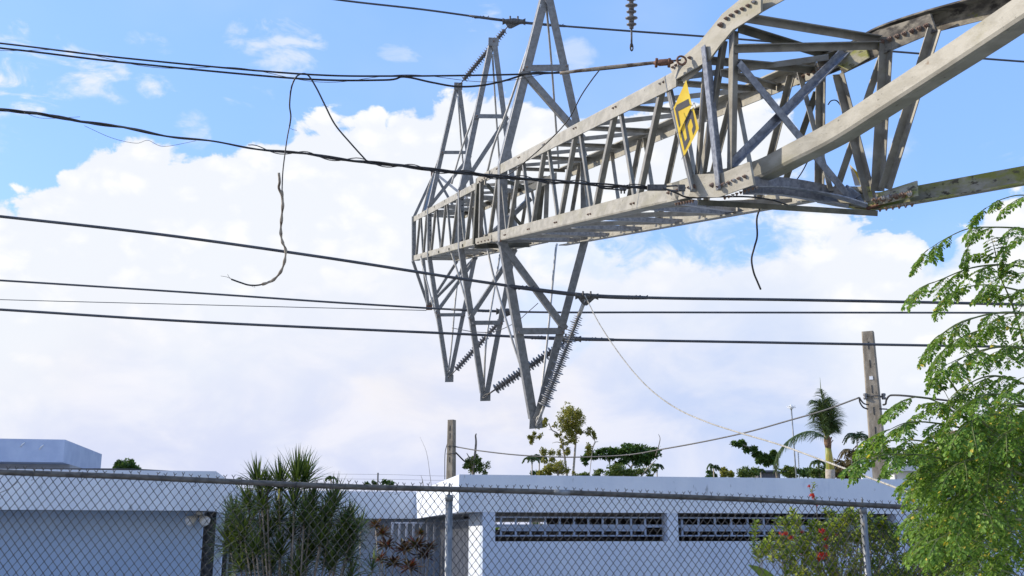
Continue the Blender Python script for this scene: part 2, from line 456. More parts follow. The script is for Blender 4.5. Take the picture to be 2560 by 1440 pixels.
M['stem_green'] = pmat('green_stem', (0.12, 0.16, 0.05), (0.22, 0.24, 0.09), 10, 0.7)
M['palm_yellow'] = pmat('yellow_green_crownshaft', (0.20, 0.25, 0.05), (0.50, 0.40, 0.08), 5, 0.5, stretch=(1.6, 1, 0.4))
M['palm_brown'] = pmat('brown_palm_sheath', (0.12, 0.07, 0.04), (0.32, 0.2, 0.12), 9, 0.9)
M['beige'] = pmat('beige_house_wall', (0.62, 0.52, 0.42), (0.70, 0.60, 0.50), 3, 0.85)
M['slate'] = pmat('dark_roof_tiles', (0.10, 0.10, 0.12), (0.16, 0.15, 0.17), 6, 0.9)
L = {}
L['moringa'] = leafmat('moringa_leaflets', [(0.06, 0.13, 0.02), (0.12, 0.23, 0.035), (0.18, 0.31, 0.05), (0.25, 0.39, 0.07), (0.28, 0.42, 0.08), (0.22, 0.35, 0.07), (0.14, 0.25, 0.035), (0.07, 0.15, 0.025)], 0.38, 0.45)
L['yellow_leaf'] = leafmat('yellowed_leaflets', [(0.65, 0.48, 0.05), (0.78, 0.62, 0.12), (0.60, 0.52, 0.10)], 0.4)
L['ixora'] = leafmat('glossy_oval_leaves', [(0.06, 0.12, 0.012), (0.17, 0.25, 0.03), (0.33, 0.40, 0.05), (0.44, 0.47, 0.09), (0.10, 0.17, 0.02), (0.20, 0.28, 0.03)], 0.35, 0.45)
L['red'] = leafmat('red_petals', [(0.45, 0.02, 0.015), (0.62, 0.05, 0.03), (0.55, 0.08, 0.06)], 0.3)
L['dracaena'] = leafmat('dracaena_blades', [(0.025, 0.05, 0.015), (0.05, 0.09, 0.02), (0.10, 0.15, 0.03), (0.15, 0.20, 0.05), (0.035, 0.065, 0.02), (0.12, 0.15, 0.06)], 0.25, 0.35)
L['cordyline'] = leafmat('copper_cordyline_leaves', [(0.16, 0.03, 0.03), (0.10, 0.05, 0.02), (0.05, 0.06, 0.02), (0.24, 0.13, 0.07), (0.03, 0.025, 0.02), (0.10, 0.03, 0.03)], 0.3)
L['dark'] = leafmat('dark_green_leaves', [(0.032, 0.065, 0.018), (0.065, 0.13, 0.028), (0.12, 0.20, 0.045), (0.05, 0.095, 0.022)], 0.2)
L['olive'] = leafmat('olive_leaves', [(0.17, 0.18, 0.035), (0.30, 0.29, 0.055), (0.42, 0.37, 0.08), (0.13, 0.15, 0.03)], 0.3)
L['mid'] = leafmat('mid_green_leaves', [(0.045, 0.09, 0.02), (0.10, 0.16, 0.035), (0.15, 0.21, 0.05), (0.22, 0.24, 0.07)], 0.25)
L['palm'] = leafmat('palm_leaflets', [(0.045, 0.075, 0.028), (0.09, 0.14, 0.05), (0.16, 0.21, 0.085), (0.065, 0.11, 0.038)], 0.25)
L['dry'] = leafmat('dry_brown_fronds', [(0.12, 0.09, 0.04), (0.18, 0.13, 0.06), (0.07, 0.07, 0.03)], 0.2)
L['bright'] = leafmat('bright_banana_leaf', [(0.14, 0.24, 0.05), (0.2, 0.3, 0.07)], 0.4)

# ------------------------------------------------------------------ ground
MB().add([(-60, -30, 0.004), (60, -30, 0.004), (60, 40, 0.004), (-60, 40, 0.004)], [(0, 1, 2, 3)]).build('bounce_pavement', pmat('bounce_concrete_paving', (0.24, 0.23, 0.21), (0.34, 0.33, 0.30), 1.2, 0.9, 0, 0.2, 30, spots=(((0.18, 0.17, 0.16), 3, 0.6, 0.8),)), loc=(0, 0, 0))['kind'] = 'structure'  # unseen paving, added to bounce light onto the walls and mast underside
MB().add([(-400, -60, 0), (400, -60, 0), (400, 900, 0), (-400, 900, 0)], [(0, 1, 2, 3)]).build('ground', M['grass'], loc=(0, 0, 0))['kind'] = 'structure'

# ------------------------------------------------------------------ the fallen lattice mast
TOWER_LOC = Vector((5.3, 3.4, 0.0))
tower = thing('transmission_tower', 'bent grey steel lattice power tower toppled sideways across the sky above the fence', 'power tower', TOWER_LOC)
# chord heels at four stations: N (kink), 1 (first crossarm), S (splice), far segment F (start) and E (tip)
NEAR0 = dict(A=P(1690, 172, 7.76), B=P(1690, 502, 7.76), C=P(2042, 150, 8.05), D=P(2042, 506, 8.05))
NEAR1 = dict(A=P(1250, 409, 13.26), B=P(1250, 602, 13.26), C=P(1468, 400, 13.55), D=P(1468, 606, 13.55))
FAR0 = dict(A=P(1214, 441, 14.0), B=P(1214, 605, 14.0), C=P(1372, 440, 14.22), D=P(1372, 607, 14.22))
FAR1 = dict(A=P(1034, 541, 20.4), B=P(1034, 652, 20.4), C=P(1145, 540, 20.62), D=P(1145, 653, 20.62))
def near(k, s): return NEAR0[k].lerp(NEAR1[k], s) if s <= 1 else NEAR1[k] + (NEAR1[k] - NEAR0[k]) * (s - 1)
def far(k, s): return FAR0[k] + (FAR1[k] - FAR0[k]) * s
def station(fn, k, px):
    lo, hi = -0.6, 1.6
    for _ in range(50):
        mid = (lo + hi) / 2
        if proj(fn(k, mid))[0] > px: lo = mid
        else: hi = mid
    return (lo + hi) / 2
up_n = (NEAR0['A'] - NEAR0['B']).normalized(); bk_n = (NEAR1['C'] + NEAR1['D'] - NEAR1['A'] - NEAR1['B']).normalized()
up_f = (FAR0['A'] - FAR0['B']).normalized(); bk_f = (FAR1['D'] - FAR1['B']).normalized()
S_END = 1.15

def flange(k, up, bk):
    return {'A': (-up, bk), 'B': (up, bk), 'C': (-up, -bk), 'D': (up, -bk)}[k]

# chords of the far and the near segment, then on through the kink and down to the foot out of frame on the right
kink = {
 'A': [P(1690, 172, 7.76), P(1745, 122, 7.62), P(1806, 48, 7.45), P(1862, 4, 7.3), P(1950, -48, 7.1), P(2250, -210, 6.5)],
 'B': [P(1690, 502, 7.76), P(1760, 480, 7.65), P(1885, 452, 7.45), P(1980, 407, 7.2), P(2080, 356, 6.95), P(2203, 278, 6.6), P(2380, 164, 6.1), P(2560, 46, 5.6), P(2800, -110, 5.1)],
 'C': [P(2042, 152, 8.05), P(2110, 124, 7.97), P(2192, 84, 7.85), P(2290, 48, 7.6), P(2424, 10, 7.25), P(2640, -46, 6.8)],
 'D': [P(2042, 508, 8.05), P(2110, 520, 8.0), P(2188, 527, 7.9), P(2290, 512, 7.65), P(2420, 490, 7.35), P(2560, 466, 7.05), P(2760, 432, 6.6)]}
foot = {'A': Vector((4.7, 3.2, 0)), 'B': Vector((4.7, 2.4, 0)), 'C': Vector((5.9, 3.9, 0)), 'D': Vector((5.9, 3.2, 0))}
elbow = {'A': Vector((4.3, 3.9, 4.6)), 'B': Vector((4.2, 3.0, 4.0)), 'C': Vector((5.1, 4.5, 4.4)), 'D': Vector((5.0, 4.2, 3.6))}
CH = {}
for k in 'ABCD':
    d1, d2 = flange(k, up_n, bk_n)
    mb = MB(); mb.angle([near(k, 0), near(k, 0.35), near(k, 0.7), near(k, S_END)], d1, d2, 0.135, 0.013, 0.02)
    CH[k] = mb.build('chord', M['chord'], tower)
    d1, d2 = flange(k, up_f, bk_f)
    mb = MB(); mb.angle([far(k, 0.0), far(k, 0.5), far(k, 1.0)], d1, d2, 0.105, 0.011, 0.012)
    mb.build('chord', M['chord'], tower)
    d1, d2 = flange(k, up_n, bk_n)
    pts = smooth(kink[k], 6)
    mb = MB(); mb.angle(pts, d1, d2, 0.14, 0.012, 0.03)
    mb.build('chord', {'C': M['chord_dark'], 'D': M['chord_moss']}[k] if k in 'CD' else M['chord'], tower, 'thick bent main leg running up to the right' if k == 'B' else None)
    # foot, outside the picture
    e = pts[-1]
    mb = MB(); mb.angle([e, elbow[k], foot[k]], Vector((0, 0, -1)) if k in 'AC' else Vector((0, 0, 1)), Vector((0, 1, 0)), 0.16, 0.014)
    mb.build('chord', M['chord'], tower)
ft = Vector((5.3, 3.2, 0.1))
MB().box(ft, 2.0, 2.4, 0.5).build('footing', M['concrete'], tower)

NB = [0]
def brace(p0, p1, inward, w=0.07, m='brace', flip=1, up=None, name='brace', parent=None, mid=None, t=None):
    """L brace lying in a truss face; one flange in the face, the other pointing inward"""
    pts = [Vector(p0), Vector(p1)]
    if mid: pts = smooth([pts[0]] + list(mid) + [pts[1]], 5)
    ax = (pts[-1] - pts[0]).normalized()
    side = ax.cross(inward).normalized() * flip
    pts = [p - side * (w / 2) for p in pts]
    mb = MB(); mb.angle(pts, side, inward, w, t or 0.007, 0.004)
    NB[0] += 1
    return mb.build(name, M[m], parent or tower)

INSET = 0.014
# stations of the lattice nodes on the near segment, read along the two front chords
sA = [station(near, 'A', x) for x in (1655, 1537, 1438, 1360, 1298, 1244)]
sB = [station(near, 'B', x) for x in (1725, 1582, 1474, 1390, 1322, 1263, 1216)]
fr_in = bk_n; bk_in = -bk_n; tp_in = -up_n; bt_in = up_n
NW = 0.046
def lace(k1, k2, s1, s2, fn, inward, w, m1, m2, up, name='brace', parent=None):
    """zig-zag: k1 nodes at s1[i] joined to k2 nodes at s2[i] and s2[i+1]"""
    cen = lambda k: (0.055 if k in 'AC' else 0.055)
    for i, a in enumerate(s1):
        for j, mm in ((i, m1), (i + 1, m2)):
            if j >= len(s2): continue
            pa = fn(k1, a); pb = fn(k2, s2[j])
            d = (pb - pa).normalized()
            pa = pa + d * 0.06 + inward * INSET; pb = pb - d * 0.06 + inward * INSET
            sh = 0.03 if j == i else -0.03
            ax = (fn(k1, 1) - fn(k1, 0)).normalized()
            brace(pa - ax * sh, pb - ax * sh * 0.6, inward, w, mm, flip=1 if j == i else -1)
lace('A', 'B', sA, sB, near, fr_in, NW, 'brace', 'brace', up_n)
lace('C', 'D', sA[:], sB, near, bk_in, NW, 'brace', 'brace', up_n)
lace('A', 'C', sA, sB, near, tp_in, NW, 'brace', 'brace', bk_n)
lace('B', 'D', sB[1:], sA, near, bt_in, NW, 'brace', 'brace_blue', bk_n)
# far segment
fA = [station(far, 'A', x) for x in (1180, 1143, 1112, 1086, 1064, 1047)]
fB = [station(far, 'B', x) for x in (1205, 1158, 1124, 1098, 1073, 1054, 1036)]
lace('A', 'B', fA, fB, far, bk_f, 0.042, 'brace', 'brace', up_f)
lace('C', 'D', fA, fB, far, -bk_f, 0.042, 'brace', 'brace', up_f)
def lace_mesh(mb, k1, k2, s1, s2, fn, inward, w):
    for i, a in enumerate(s1):
        for j in (i, i + 1):
            if j >= len(s2): continue
            pa, pb = fn(k1, a), fn(k2, s2[j]); d = (pb - pa).normalized()
            pa = pa + inward * INSET; pb = pb + inward * INSET
            side = d.cross(inward).normalized()
            mb.angle([pa - side * w / 2, pb - side * w / 2], side, inward, w, 0.007)
mb = MB()
lace_mesh(mb, 'A', 'C', fA, fB, far, -up_f, 0.045); lace_mesh(mb, 'B', 'D', fB, fA + [1.0], far, up_f, 0.045)
mb.build('brace', M['brace'], tower)['kind'] = 'stuff'

# members around the kink, each read from the photograph with the depth of the chord it is bolted to
def Zf(x): return 1 / (0.1289 + (x - 1690) * (0.0000527 if x > 1690 else 0.0001216))
def Zb(x): return 1 / (0.1242 + (x - 2042) * (0.0000409 if x > 2042 else 0.0000878))
def FP(x, y, off=0.0): return P(x, y, Zf(x) + off)
def BP(x, y, off=0.0): return P(x, y, Zb(x) + off)
def wide(px, z): return px * z / F
kinkers = [
 # p0, p1, inward, width px, material, flip
 (FP(1662, 202, 0.02), FP(1726, 455, 0.02), bk_n, 24, 'brace', 1),
 (FP(1756, 116, -0.045), FP(1794, 474, -0.045), bk_n, 34, 'brace_blue', 1),
 (FP(1828, 74, 0.03), FP(1822, 446, 0.03), bk_n, 34, 'brace', 1),
 (FP(1804, 100, 0.05), FP(1748, 452, 0.05), bk_n, 28, 'brace', 1),
 (FP(1762, 120, 0.08), FP(1739, 452, 0.08), bk_n, 22, 'brace', 1),
 (FP(1834, 420, 0.06), BP(2118, 134, -0.03), up_n, 26, 'brace_blue', 1),
 (FP(1848, 152, 0.12), BP(2122, 486, -0.03), -up_n, 27, 'brace_blue', 1),
 (FP(1872, 36, 0.03), BP(2200, 90, -0.03), -up_n, 25, 'brace', -1),
 (FP(1852, 62, 0.06), BP(2078, 132, -0.02), -up_n, 24, 'brace_dark', -1),
 (FP(1838, 112, 0.06), BP(2198, 104, -0.03), -up_n, 25, 'brace', -1),
 (FP(1768, 142, 0.03), BP(2036, 166, -0.02), -up_n, 23, 'brace', -1),
 (FP(1808, 172, 0.06), BP(1945, 210, -0.02), -up_n, 22, 'brace', -1),
 (BP(2104, 182), BP(2186, 500), -bk_n, 28, 'brace', -1),
 (BP(2208, 142, 0.02), BP(2094, 478, 0.02), -bk_n, 26, 'brace', 1),
 (BP(2226, 108), BP(2204, 478), -bk_n, 32, 'brace', -1),
 (BP(2346, 74), BP(2222, 474), -bk_n, 32, 'brace', -1),
 (BP(2060, 190), BP(2056, 482), -bk_n, 24, 'brace', -1),
 (BP(2046, 226, 0.02), BP(1958, 478, 0.02), -bk_n, 24, 'brace_dark', 1),
 (FP(1744, 499, 0.0), BP(2192, 527, 0.0), -up_n, 19, 'brace_dark', 1),
 (FP(1706, 512, 0.05), BP(1846, 532, -0.02), up_n, 24, 'brace_blue', 1),
]
for p0, p1, inw, wpx, mm, fl in kinkers:
    z = ((p0 - CAM).dot(FWD) + (p1 - CAM).dot(FWD)) / 2
    brace(p0, p1, inw, wide(wpx, z) * 0.74, mm, fl, t=0.008)
brace(FP(1872, 470, 0.03), BP(2178, 520, -0.02), up_n, 0.085, 'brace_blue', 1, mid=[P(1960, 470, 7.6), P(2060, 486, 7.8)], t=0.009)
brace(FP(1866, 486, 0.1), BP(2130, 520, 0.02), up_n, 0.075, 'brace_blue', 1, mid=[P(1950, 488, 7.75), P(2050, 505, 7.9)], t=0.009)
mb = MB(); mb.tube([P(2166, 523, 7.7), P(2225, 500, 7.65), P(2272, 486, 7.62)], 0.014, 6)
mb.build('loose_bar', M['rust'], tower, 'rusted bar hanging loose under the bolts')

# splice plates with bolts
bolt_me = None
def bolt_mesh():
    mb = MB()
    mb.lathe((0, 0, -0.004), (0, 0, 0.004), [(0, 0.021), (1, 0.021)], 12)
    mb.lathe((0, 0, 0.004), (0, 0, 0.018), [(0, 0.0165), (0.8, 0.0165), (1, 0.012)], 6)
    mb.lathe((0, 0, 0.018), (0, 0, 0.030), [(0, 0.0095), (0.7, 0.0095), (1, 0.006)], 8)
    me = bpy.data.meshes.new('bolt'); me.from_pydata(mb.v, [], mb.f); me.materials.append(M['bolt']); me.update()
    return me
bolt_me = bolt_mesh()
def bolt(p, nrm, parent, sc=1.0):
    o = bpy.data.objects.new('bolt', bolt_me); COL.objects.link(o)
    o.parent = parent
    q = nrm.to_track_quat('Z', 'Y').to_matrix().to_4x4()
    o.matrix_basis = Matrix.Translation(p) @ q @ Matrix.Scale(sc * 0.68, 4) @ Matrix.Rotation(random.uniform(0, 1), 4, 'Z')
    return o
def plate(poly, off, name='splice_plate', m='chord', label=None):
    mb = MB(); mb.prism(poly, off); return mb.build(name, M[m], tower, label)
fo = -bk_n
polyA = [(1677, 176), (1690, 198), (1742, 168), (1772, 150), (1800, 112), (1832, 74), (1862, 56), (1902, 30), (1902, -2), (1880, -12), (1850, -2), (1806, 34), (1746, 108), (1700, 148), (1672, 162)]
pa = plate([FP(x, y, -0.03) for x, y in polyA], bk_n * 0.016, label='bent splice plate with a row of rusted bolts at the upper kink')
for x, y in [(1817, 46), (1829, 38), (1843, 29), (1857, 22), (1871, 14), (1885, 5)]: bolt(FP(x, y, -0.035) + fo * 0.004, fo, pa, 1.0)
for x, y in [(1684, 168), (1725, 144), (1692, 163)]: bolt(FP(x, y, -0.035) + fo * 0.004, fo, pa, 0.9)
bolt(FP(1802, 62, -0.04), fo, pa, 1.4)
polyB = [(1667, 506), (1667, 460), (1729, 444), (1732, 436), (1788, 434), (1804, 433), (1870, 405), (1874, 405), (1884, 462), (1796, 493), (1723, 493)]
pb = plate([FP(x, y, -0.03) for x, y in polyB], bk_n * 0.016, label='long splice plate with seven rusted bolts at the lower kink')
for x, y in [(1797, 466), (1810, 461), (1822, 457), (1835, 451), (1849, 446), (1863, 441), (1673, 482), (1694, 476), (1724, 469)]: bolt(FP(x, y, -0.035) + fo * 0.004, fo, pb, 1.0)
bolt(FP(1735, 468, -0.04), fo, pb, 1.6)
bolt(FP(1781, 463, -0.10), fo, pb, 1.4)
for i in range(7): bolt(FP(1690 + i * 7, 508 - i * 1.2, 0.02) , -up_n, pb, 0.9)
for i in range(9): bolt(FP(1812 + i * 10, 493 - i * 3.4, 0.03), -up_n, pb, 0.9)
# plates of the rear chords, seen from inside
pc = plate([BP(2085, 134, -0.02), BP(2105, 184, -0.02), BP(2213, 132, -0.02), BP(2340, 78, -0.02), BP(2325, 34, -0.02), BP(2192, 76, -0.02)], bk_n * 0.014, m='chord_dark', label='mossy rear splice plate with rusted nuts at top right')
for i in range(7): bolt(BP(2206 + i * 18.5, 104 - i * 6.6, -0.025), fo, pc, 1.35)
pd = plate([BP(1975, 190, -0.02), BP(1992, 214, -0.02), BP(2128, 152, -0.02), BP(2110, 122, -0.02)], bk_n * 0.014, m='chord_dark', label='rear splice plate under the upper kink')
for i in range(6): bolt(BP(1997 + i * 13, 196 - i * 5.5, -0.025), fo, pd, 1.2)
plate([BP(2090, 160, -0.05), BP(2118, 176, -0.05), BP(2172, 144, -0.05), BP(2160, 108, -0.05)], bk_n * 0.012, m='chord_moss', name='gusset_plate')
pe = plate([BP(2196, 482, -0.02), BP(2196, 512, -0.02), BP(2292, 490, -0.02), BP(2290, 452, 0.03)], bk_n * 0.014, m='chord_moss', label='lower rear splice plate with a row of large rusted nuts')
for i in range(6): bolt(BP(2190 + i * 17, 500 - i * 3.2, -0.03), fo, pe, 1.7)
for i in range(6): bolt(BP(2200 + i * 16, 522 - i * 2.5, 0.02), -up_n, pe, 1.1)
plate([BP(2062, 466, -0.01), BP(2064, 502, -0.01), BP(2190, 515, -0.01), BP(2180, 466, -0.01)], bk_n * 0.012, m='chord_moss', name='gusset_plate')
MB().prism([BP(2130, 118, -0.04), BP(2112, 134, -0.04), BP(2122, 160, -0.04), BP(2140, 142, -0.04)], bk_n * 0.01).build('gusset_plate', M['brace_dark'], tower)
MB().prism([BP(2106, 476, -0.06), BP(2116, 462, -0.06), BP(2152, 488, -0.06), BP(2130, 500, -0.06)], bk_n * 0.01).build('gusset_plate', M['brace_blue'], tower)

# splice between the near and far segments
for k, (x0, y0, x1, y1, hw) in {'A': (1196, 452, 1226, 434, 8), 'B': (1192, 604, 1232, 596, 8)}.items():
    sp = plate([P(x0, y0 - hw, 13.95), P(x1, y1 - hw, 13.7), P(x1, y1 + hw, 13.7), P(x0, y0 + hw, 13.95)], fo * 0.02)
    for i in range(5): bolt(P(x0 + 4 + i * (x1 - x0 - 6) / 4, y0 + i * (y1 - y0) / 4 + 2, 13.7), fo, sp, 0.9)
for k, (x0, y0, x1, y1, hw) in {'C': (1318, 476, 1392, 440, 9)}.items():
    plate([P(x0, y0 - hw, 14.1), P(x1, y1 - hw, 13.9), P(x1, y1 + hw, 13.9), P(x0, y0 + hw, 14.1)], fo * 0.02)
fx = [(P(1191, 446, 14.2), P(1181, 610, 14.2), 18, 'brace_dark', bk_n), (P(1200, 444, 14.0), P(1196, 604, 14.0), 12, 'brace', bk_n),
      (P(1218, 458, 13.9), P(1308, 566, 14.3), 10, 'brace_dark', -up_n), (P(1198, 606, 14.0), P(1322, 492, 14.3), 12, 'arm', -up_n),
      (P(1188, 622, 13.9), P(1326, 618, 14.2), 13, 'brace_dark', up_n), (P(1362, 452, 14.2), P(1350, 572, 14.2), 13, 'brace_dark', -bk_n),
      (P(1372, 455, 14.1), P(1368, 585, 14.1), 12, 'brace', -bk_n), (P(1262, 448, 14.0), P(1330, 470, 14.2), 10, 'brace_dark', -up_n)]
for p0, p1, wpx, mm, inw in fx: brace(p0, p1, inw, wide(wpx, 14), mm, 1)

# crossarms: every arm is a part of the tower, its rods, rungs and plates are sub-parts
def crossarm(fn, s, up, bk, apex, which, w, rungfrac, diag, rods, label, holes=False, vert=True):
    A, B, C, D = (fn(k, s) for k in 'ABCD')
    fz = -0.03
    a1, c1, b1, d1 = (q - bk * 0.03 if q in (A, B) else q + bk * 0.03 for q in (A, C, B, D))
    f0, r0 = (A, C) if which == 'top' else (B, D)
    axis = (fn('A', 1) - fn('A', 0)).normalized()      # away from the lens
    towards = -axis
    off = towards * 0.02
    mb = MB()
    f0o = f0 - bk * 0.012 + off; r0o = r0 + bk * 0.012 + off
    sgn = 1 if which == 'top' else -1
    fa, ra = apex[0], apex[1]
    # legs: flat flange facing along the mast, other flange turned in depth
    fl = (fa - f0o).normalized(); rl = (ra - r0o).normalized()
    mb.angle([f0o, fa], bk, axis, w, 0.009)
    mb.angle([r0o, ra], -bk, axis, w, 0.009)
    if vert and which == 'bottom':
        At, Ct = A - bk * 0.012 + off, C + bk * 0.012 + off
        mb.angle([f0o, At], bk, axis, w, 0.009); mb.angle([r0o, Ct], -bk, axis, w, 0.009)
    arm = mb.build('crossarm', M['arm'], tower, label)
    # end plate
    mb = MB(); c = (fa + ra) / 2; d = ((fa - f0o).normalized() + (ra - r0o).normalized()).normalized()
    hw = (ra - fa).length / 2 + w * 0.15
    bb = bk
    mb.prism([c - bb * hw - d * 0.02 + off, c + bb * hw - d * 0.02 + off, c + bb * hw + d * 0.11 + off, c - bb * hw + d * 0.11 + off], axis * 0.012)
    gp = mb.build('end_plate', M['arm'], arm)
    bolt(c + towards * 0.04 + d * 0.05, towards, gp, 0.9)
    # rung and diagonal
    for rf in rungfrac:
        q0 = f0o.lerp(fa, rf); q1 = r0o.lerp(ra, rf)
        mb = MB(); mb.angle([q0 + off * 1.6, q1 + off * 1.6], -d, axis, w * 0.8, 0.007)
        rg = mb.build('rung', M['arm'], arm)
        bolt(q0 + towards * 0.05 + bb * 0.03 - d * 0.03, towards, rg, 0.9); bolt(q1 + towards * 0.05 - bb * 0.03 - d * 0.03, towards, rg, 0.9)
    for (p, q) in diag:
        base = {'A': A, 'B': B, 'C': C, 'D': D}
        g = lambda z: base[z[0]] if z[0] in base else (f0o.lerp(fa, z[1]) if z[0] == 'f' else r0o.lerp(ra, z[1]))
        p0, p1 = g(p) + off * 1.2, g(q) + off * 1.2
        sd_ = (p1 - p0).normalized().cross(axis).normalized()
        mb = MB(); mb.angle([p0 - sd_ * w * .4, p1 - sd_ * w * .4], sd_, axis, w * 0.8, 0.007)
        dg = mb.build('diagonal', M['arm'], arm)
        bolt(p0 + towards * 0.015, towards, dg, 0.9); bolt(p1 + towards * 0.015, towards, dg, 0.9)
    for r_ in rods:
        mb = MB(); mb.tube(smooth([Vector(x) for x in r_], 6), 0.016, 6); mb.build('tie_rod', M['rod'], arm)
    if holes:
        ww = w * 0.5
        for s0, s1 in ((A, B),):
            for i in range(10):
                p = s0.lerp(s1, 0.05 + i * 0.1) + bb * ww + off
                mb = MB(); mb.lathe(p + towards * 0.004, p + towards * 0.001, [(0, 0.012), (1, 0.012)], 8); mb.build('bolt_hole', M['slot'], arm)
    return arm

s1 = 1.0
axis_n = (NEAR1['A'] - NEAR0['A']).normalized(); axis_f = (FAR1['A'] - FAR0['A']).normalized()
Za = 13.4
crossarm(near, s1, up_n, bk_n, (P(1326, 1050, Za), P(1353, 1050, Za)), 'bottom', 0.108, [0.52], [(('B',), ('r', 0.49))],
         [[P(1345, 1035, Za), P(1332, 1000, 13.5), P(1290, 880, 13.7), P(1238, 705, 14.0), P(1212, 590, 14.2)],
          [P(1348, 1030, Za), P(1368, 850, 13.9), P(1388, 640, 14.7), P(1392, 610, 14.9)]],
         'nearest lower crossarm, its tip hanging over the roof')
crossarm(near, s1, up_n, bk_n, (P(1354, -12, Za), P(1382, -12, Za)), 'top', 0.108, [0.58], [(('f', 0.55), ('r', 0.12))],
         [[P(1352, 10, Za), P(1318, 125, 13.5), P(1270, 270, 13.8), P(1236, 360, 14.0), P(1218, 432, 14.2)],
          [P(1364, -5, Za), P(1378, 150, 13.8), P(1391, 330, 14.5), P(1397, 420, 14.9)]],
         'nearest upper crossarm, its tip cut by the top of the picture')
s2 = station(far, 'A', 1148); z2 = 16.1
crossarm(far, s2, up_f, bk_f, (P(1202, 985, z2), P(1224, 985, z2)), 'bottom', 0.085, [0.52], [(('D',), ('f', 0.48))],
         [[P(1212, 978, z2), P(1190, 850, 16.3), P(1150, 700, 16.6), P(1124, 618, 16.8)], [P(1210, 970, z2), P(1216, 850, 16.3), P(1240, 700, 16.9), P(1250, 636, 17.2)]],
         'middle lower crossarm with a disc insulator string at its tip', holes=True)
crossarm(far, s2, up_f, bk_f, (P(1222, 112, z2), P(1244, 112, z2)), 'top', 0.085, [0.52], [(('A',), ('r', 0.5))],
         [[P(1229, 125, z2), P(1188, 275, 16.4), P(1150, 385, 16.7), P(1129, 460, 16.8)], [P(1231, 135, z2), P(1240, 280, 16.4), P(1250, 420, 16.9), P(1252, 470, 17.2)]],
         'middle upper crossarm, second tip from the top')
s3 = station(far, 'A', 1070); z3 = 18.7
crossarm(far, s3, up_f, bk_f, (P(1114, 940, z3), P(1132, 940, z3)), 'bottom', 0.078, [0.5], [(('D',), ('f', 0.47))],
         [[P(1121, 932, z3), P(1100, 830, 18.9), P(1066, 700, 19.2), P(1052, 645, 19.4)], [P(1122, 925, z3), P(1130, 850, 18.9), P(1142, 720, 19.2), P(1160, 640, 19.5)]],
         'farthest lower crossarm with a slanting insulator string', holes=True)
crossarm(far, s3, up_f, bk_f, (P(1136, 222, z3), P(1154, 222, z3)), 'top', 0.078, [0.48], [(('A',), ('r', 0.44))],
         [[P(1143, 232, z3), P(1108, 360, 18.9), P(1075, 460, 19.2), P(1056, 530, 19.4)], [P(1145, 240, z3), P(1155, 380, 18.9), P(1168, 500, 19.2), P(1172, 530, 19.5)]],
         'farthest upper crossarm, lowest of the upper tips')
# the peak frame at the tip of the mast
Ea, Eb, Ec, Ed = (far(k, 1.0) for k in 'ABCD')
pk = P(1073, 765, 20.6); pt = P(1085, 432, 20.6)
for nm, tip, lst in (('lower ground wire peak at the mast tip', pk, [Eb, Ed, far('B', 0.8), far('D', 0.72)]), ('upper ground wire peak at the mast tip', pt, [Ea, Ec, far('A', 0.8), far('C', 0.72)])):
    mb = MB()
    for q in lst:
        d = (tip - q).normalized(); sd_ = d.cross(axis_f).normalized()
        mb.angle([q - sd_ * .04, tip - sd_ * .04], sd_, axis_f, 0.055, 0.006)
    pf = mb.build('peak_frame', M['arm'], tower, nm)
    MB().box(tip, 0.12, 0.05, 0.16).build('end_plate', M['rust'], pf)
for q0_, q1_, db_ in ((Ea - bk_f * .03, Eb - bk_f * .03, bk_f), (Ec, Ed, -bk_f)):
    mb = MB(); mb.angle([q0_, q1_], db_, axis_f, 0.08, 0.007); mb.build('end_frame', M['arm'], tower)
# node bolts along the two sunlit chords
for k, lst, dz in (('A', sA, -0.05), ('B', sB[1:], 0.06)):
    for a_ in lst:
        for e_ in (-0.006, 0.006): bolt(near(k, a_ + e_) + up_n * dz - bk_n * 0.003, -bk_n, CH[k], 0.75)

# number panels on the front face: two yellow panels, one set over the other
def flat_poly(pts, Zfn, off, thick, mname, name, parent, label=None):
    mb = MB(); mb.prism([P(x, y, Zfn(x) - off) for x, y in pts], Vector((0.02, 1, 0)).normalized() * thick)
    return mb.build(name, M[mname], parent, label)
SX, SY, SK = 1640, 170, 6.0
zx = lambda x, y: (SX + x / SK, SY + y / SK)
signA = thing('number_panel', 'yellow panel with one black angled stroke, upper of the pair wired to the lattice', 'number sign', P(1700, 300, 7.7))
signB = thing('number_panel', 'yellow panel with a sideways black 5, lower of the pair wired to the lattice', 'number sign', P(1722, 350, 7.7))
def Zs(x): return 7.64 - (x - 1684) * 0.0022
up_poly = [zx(452, 178), zx(540, 555), zx(340, 985), zx(262, 600)]
lo_poly = [zx(560, 580), zx(645, 905), zx(420, 1330), zx(338, 985)]
flat_poly(up_poly, Zs, 0.0, 0.003, 'yellow', 'panel', signA)
flat_poly(lo_poly, Zs, -0.012, 0.003, 'yellow', 'panel', signB)
flat_poly([zx(484, 462), zx(505, 560), zx(328, 650), zx(364, 855), zx(347, 892), zx(285, 610), zx(312, 552)], Zs, 0.002, 0.0015, 'black', 'digit', signA)
five = [(525, 640), (550, 650), (592, 880), (592, 915), (556, 1005), (537, 925), (556, 870), (527, 762), (508, 765), (470, 870), (508, 1068), (428, 1238), (368, 960), (388, 920), (432, 1105), (465, 1050), (435, 870), (440, 800), (490, 700)]
flat_poly([zx(*p) for p in five], Zs, -0.010, 0.0015, 'black', 'digit', signB)
def wiretie(px0, z, parent, r=0.0022):
    mb = MB(); mb.tube(smooth([P(x, y, z) for x, y in px0], 4), r, 5); mb.build('tie_wire', M['hardware'], parent)
wiretie([zx(178, 620), zx(195, 645), zx(230, 632), zx(268, 612)], 7.60, signA)
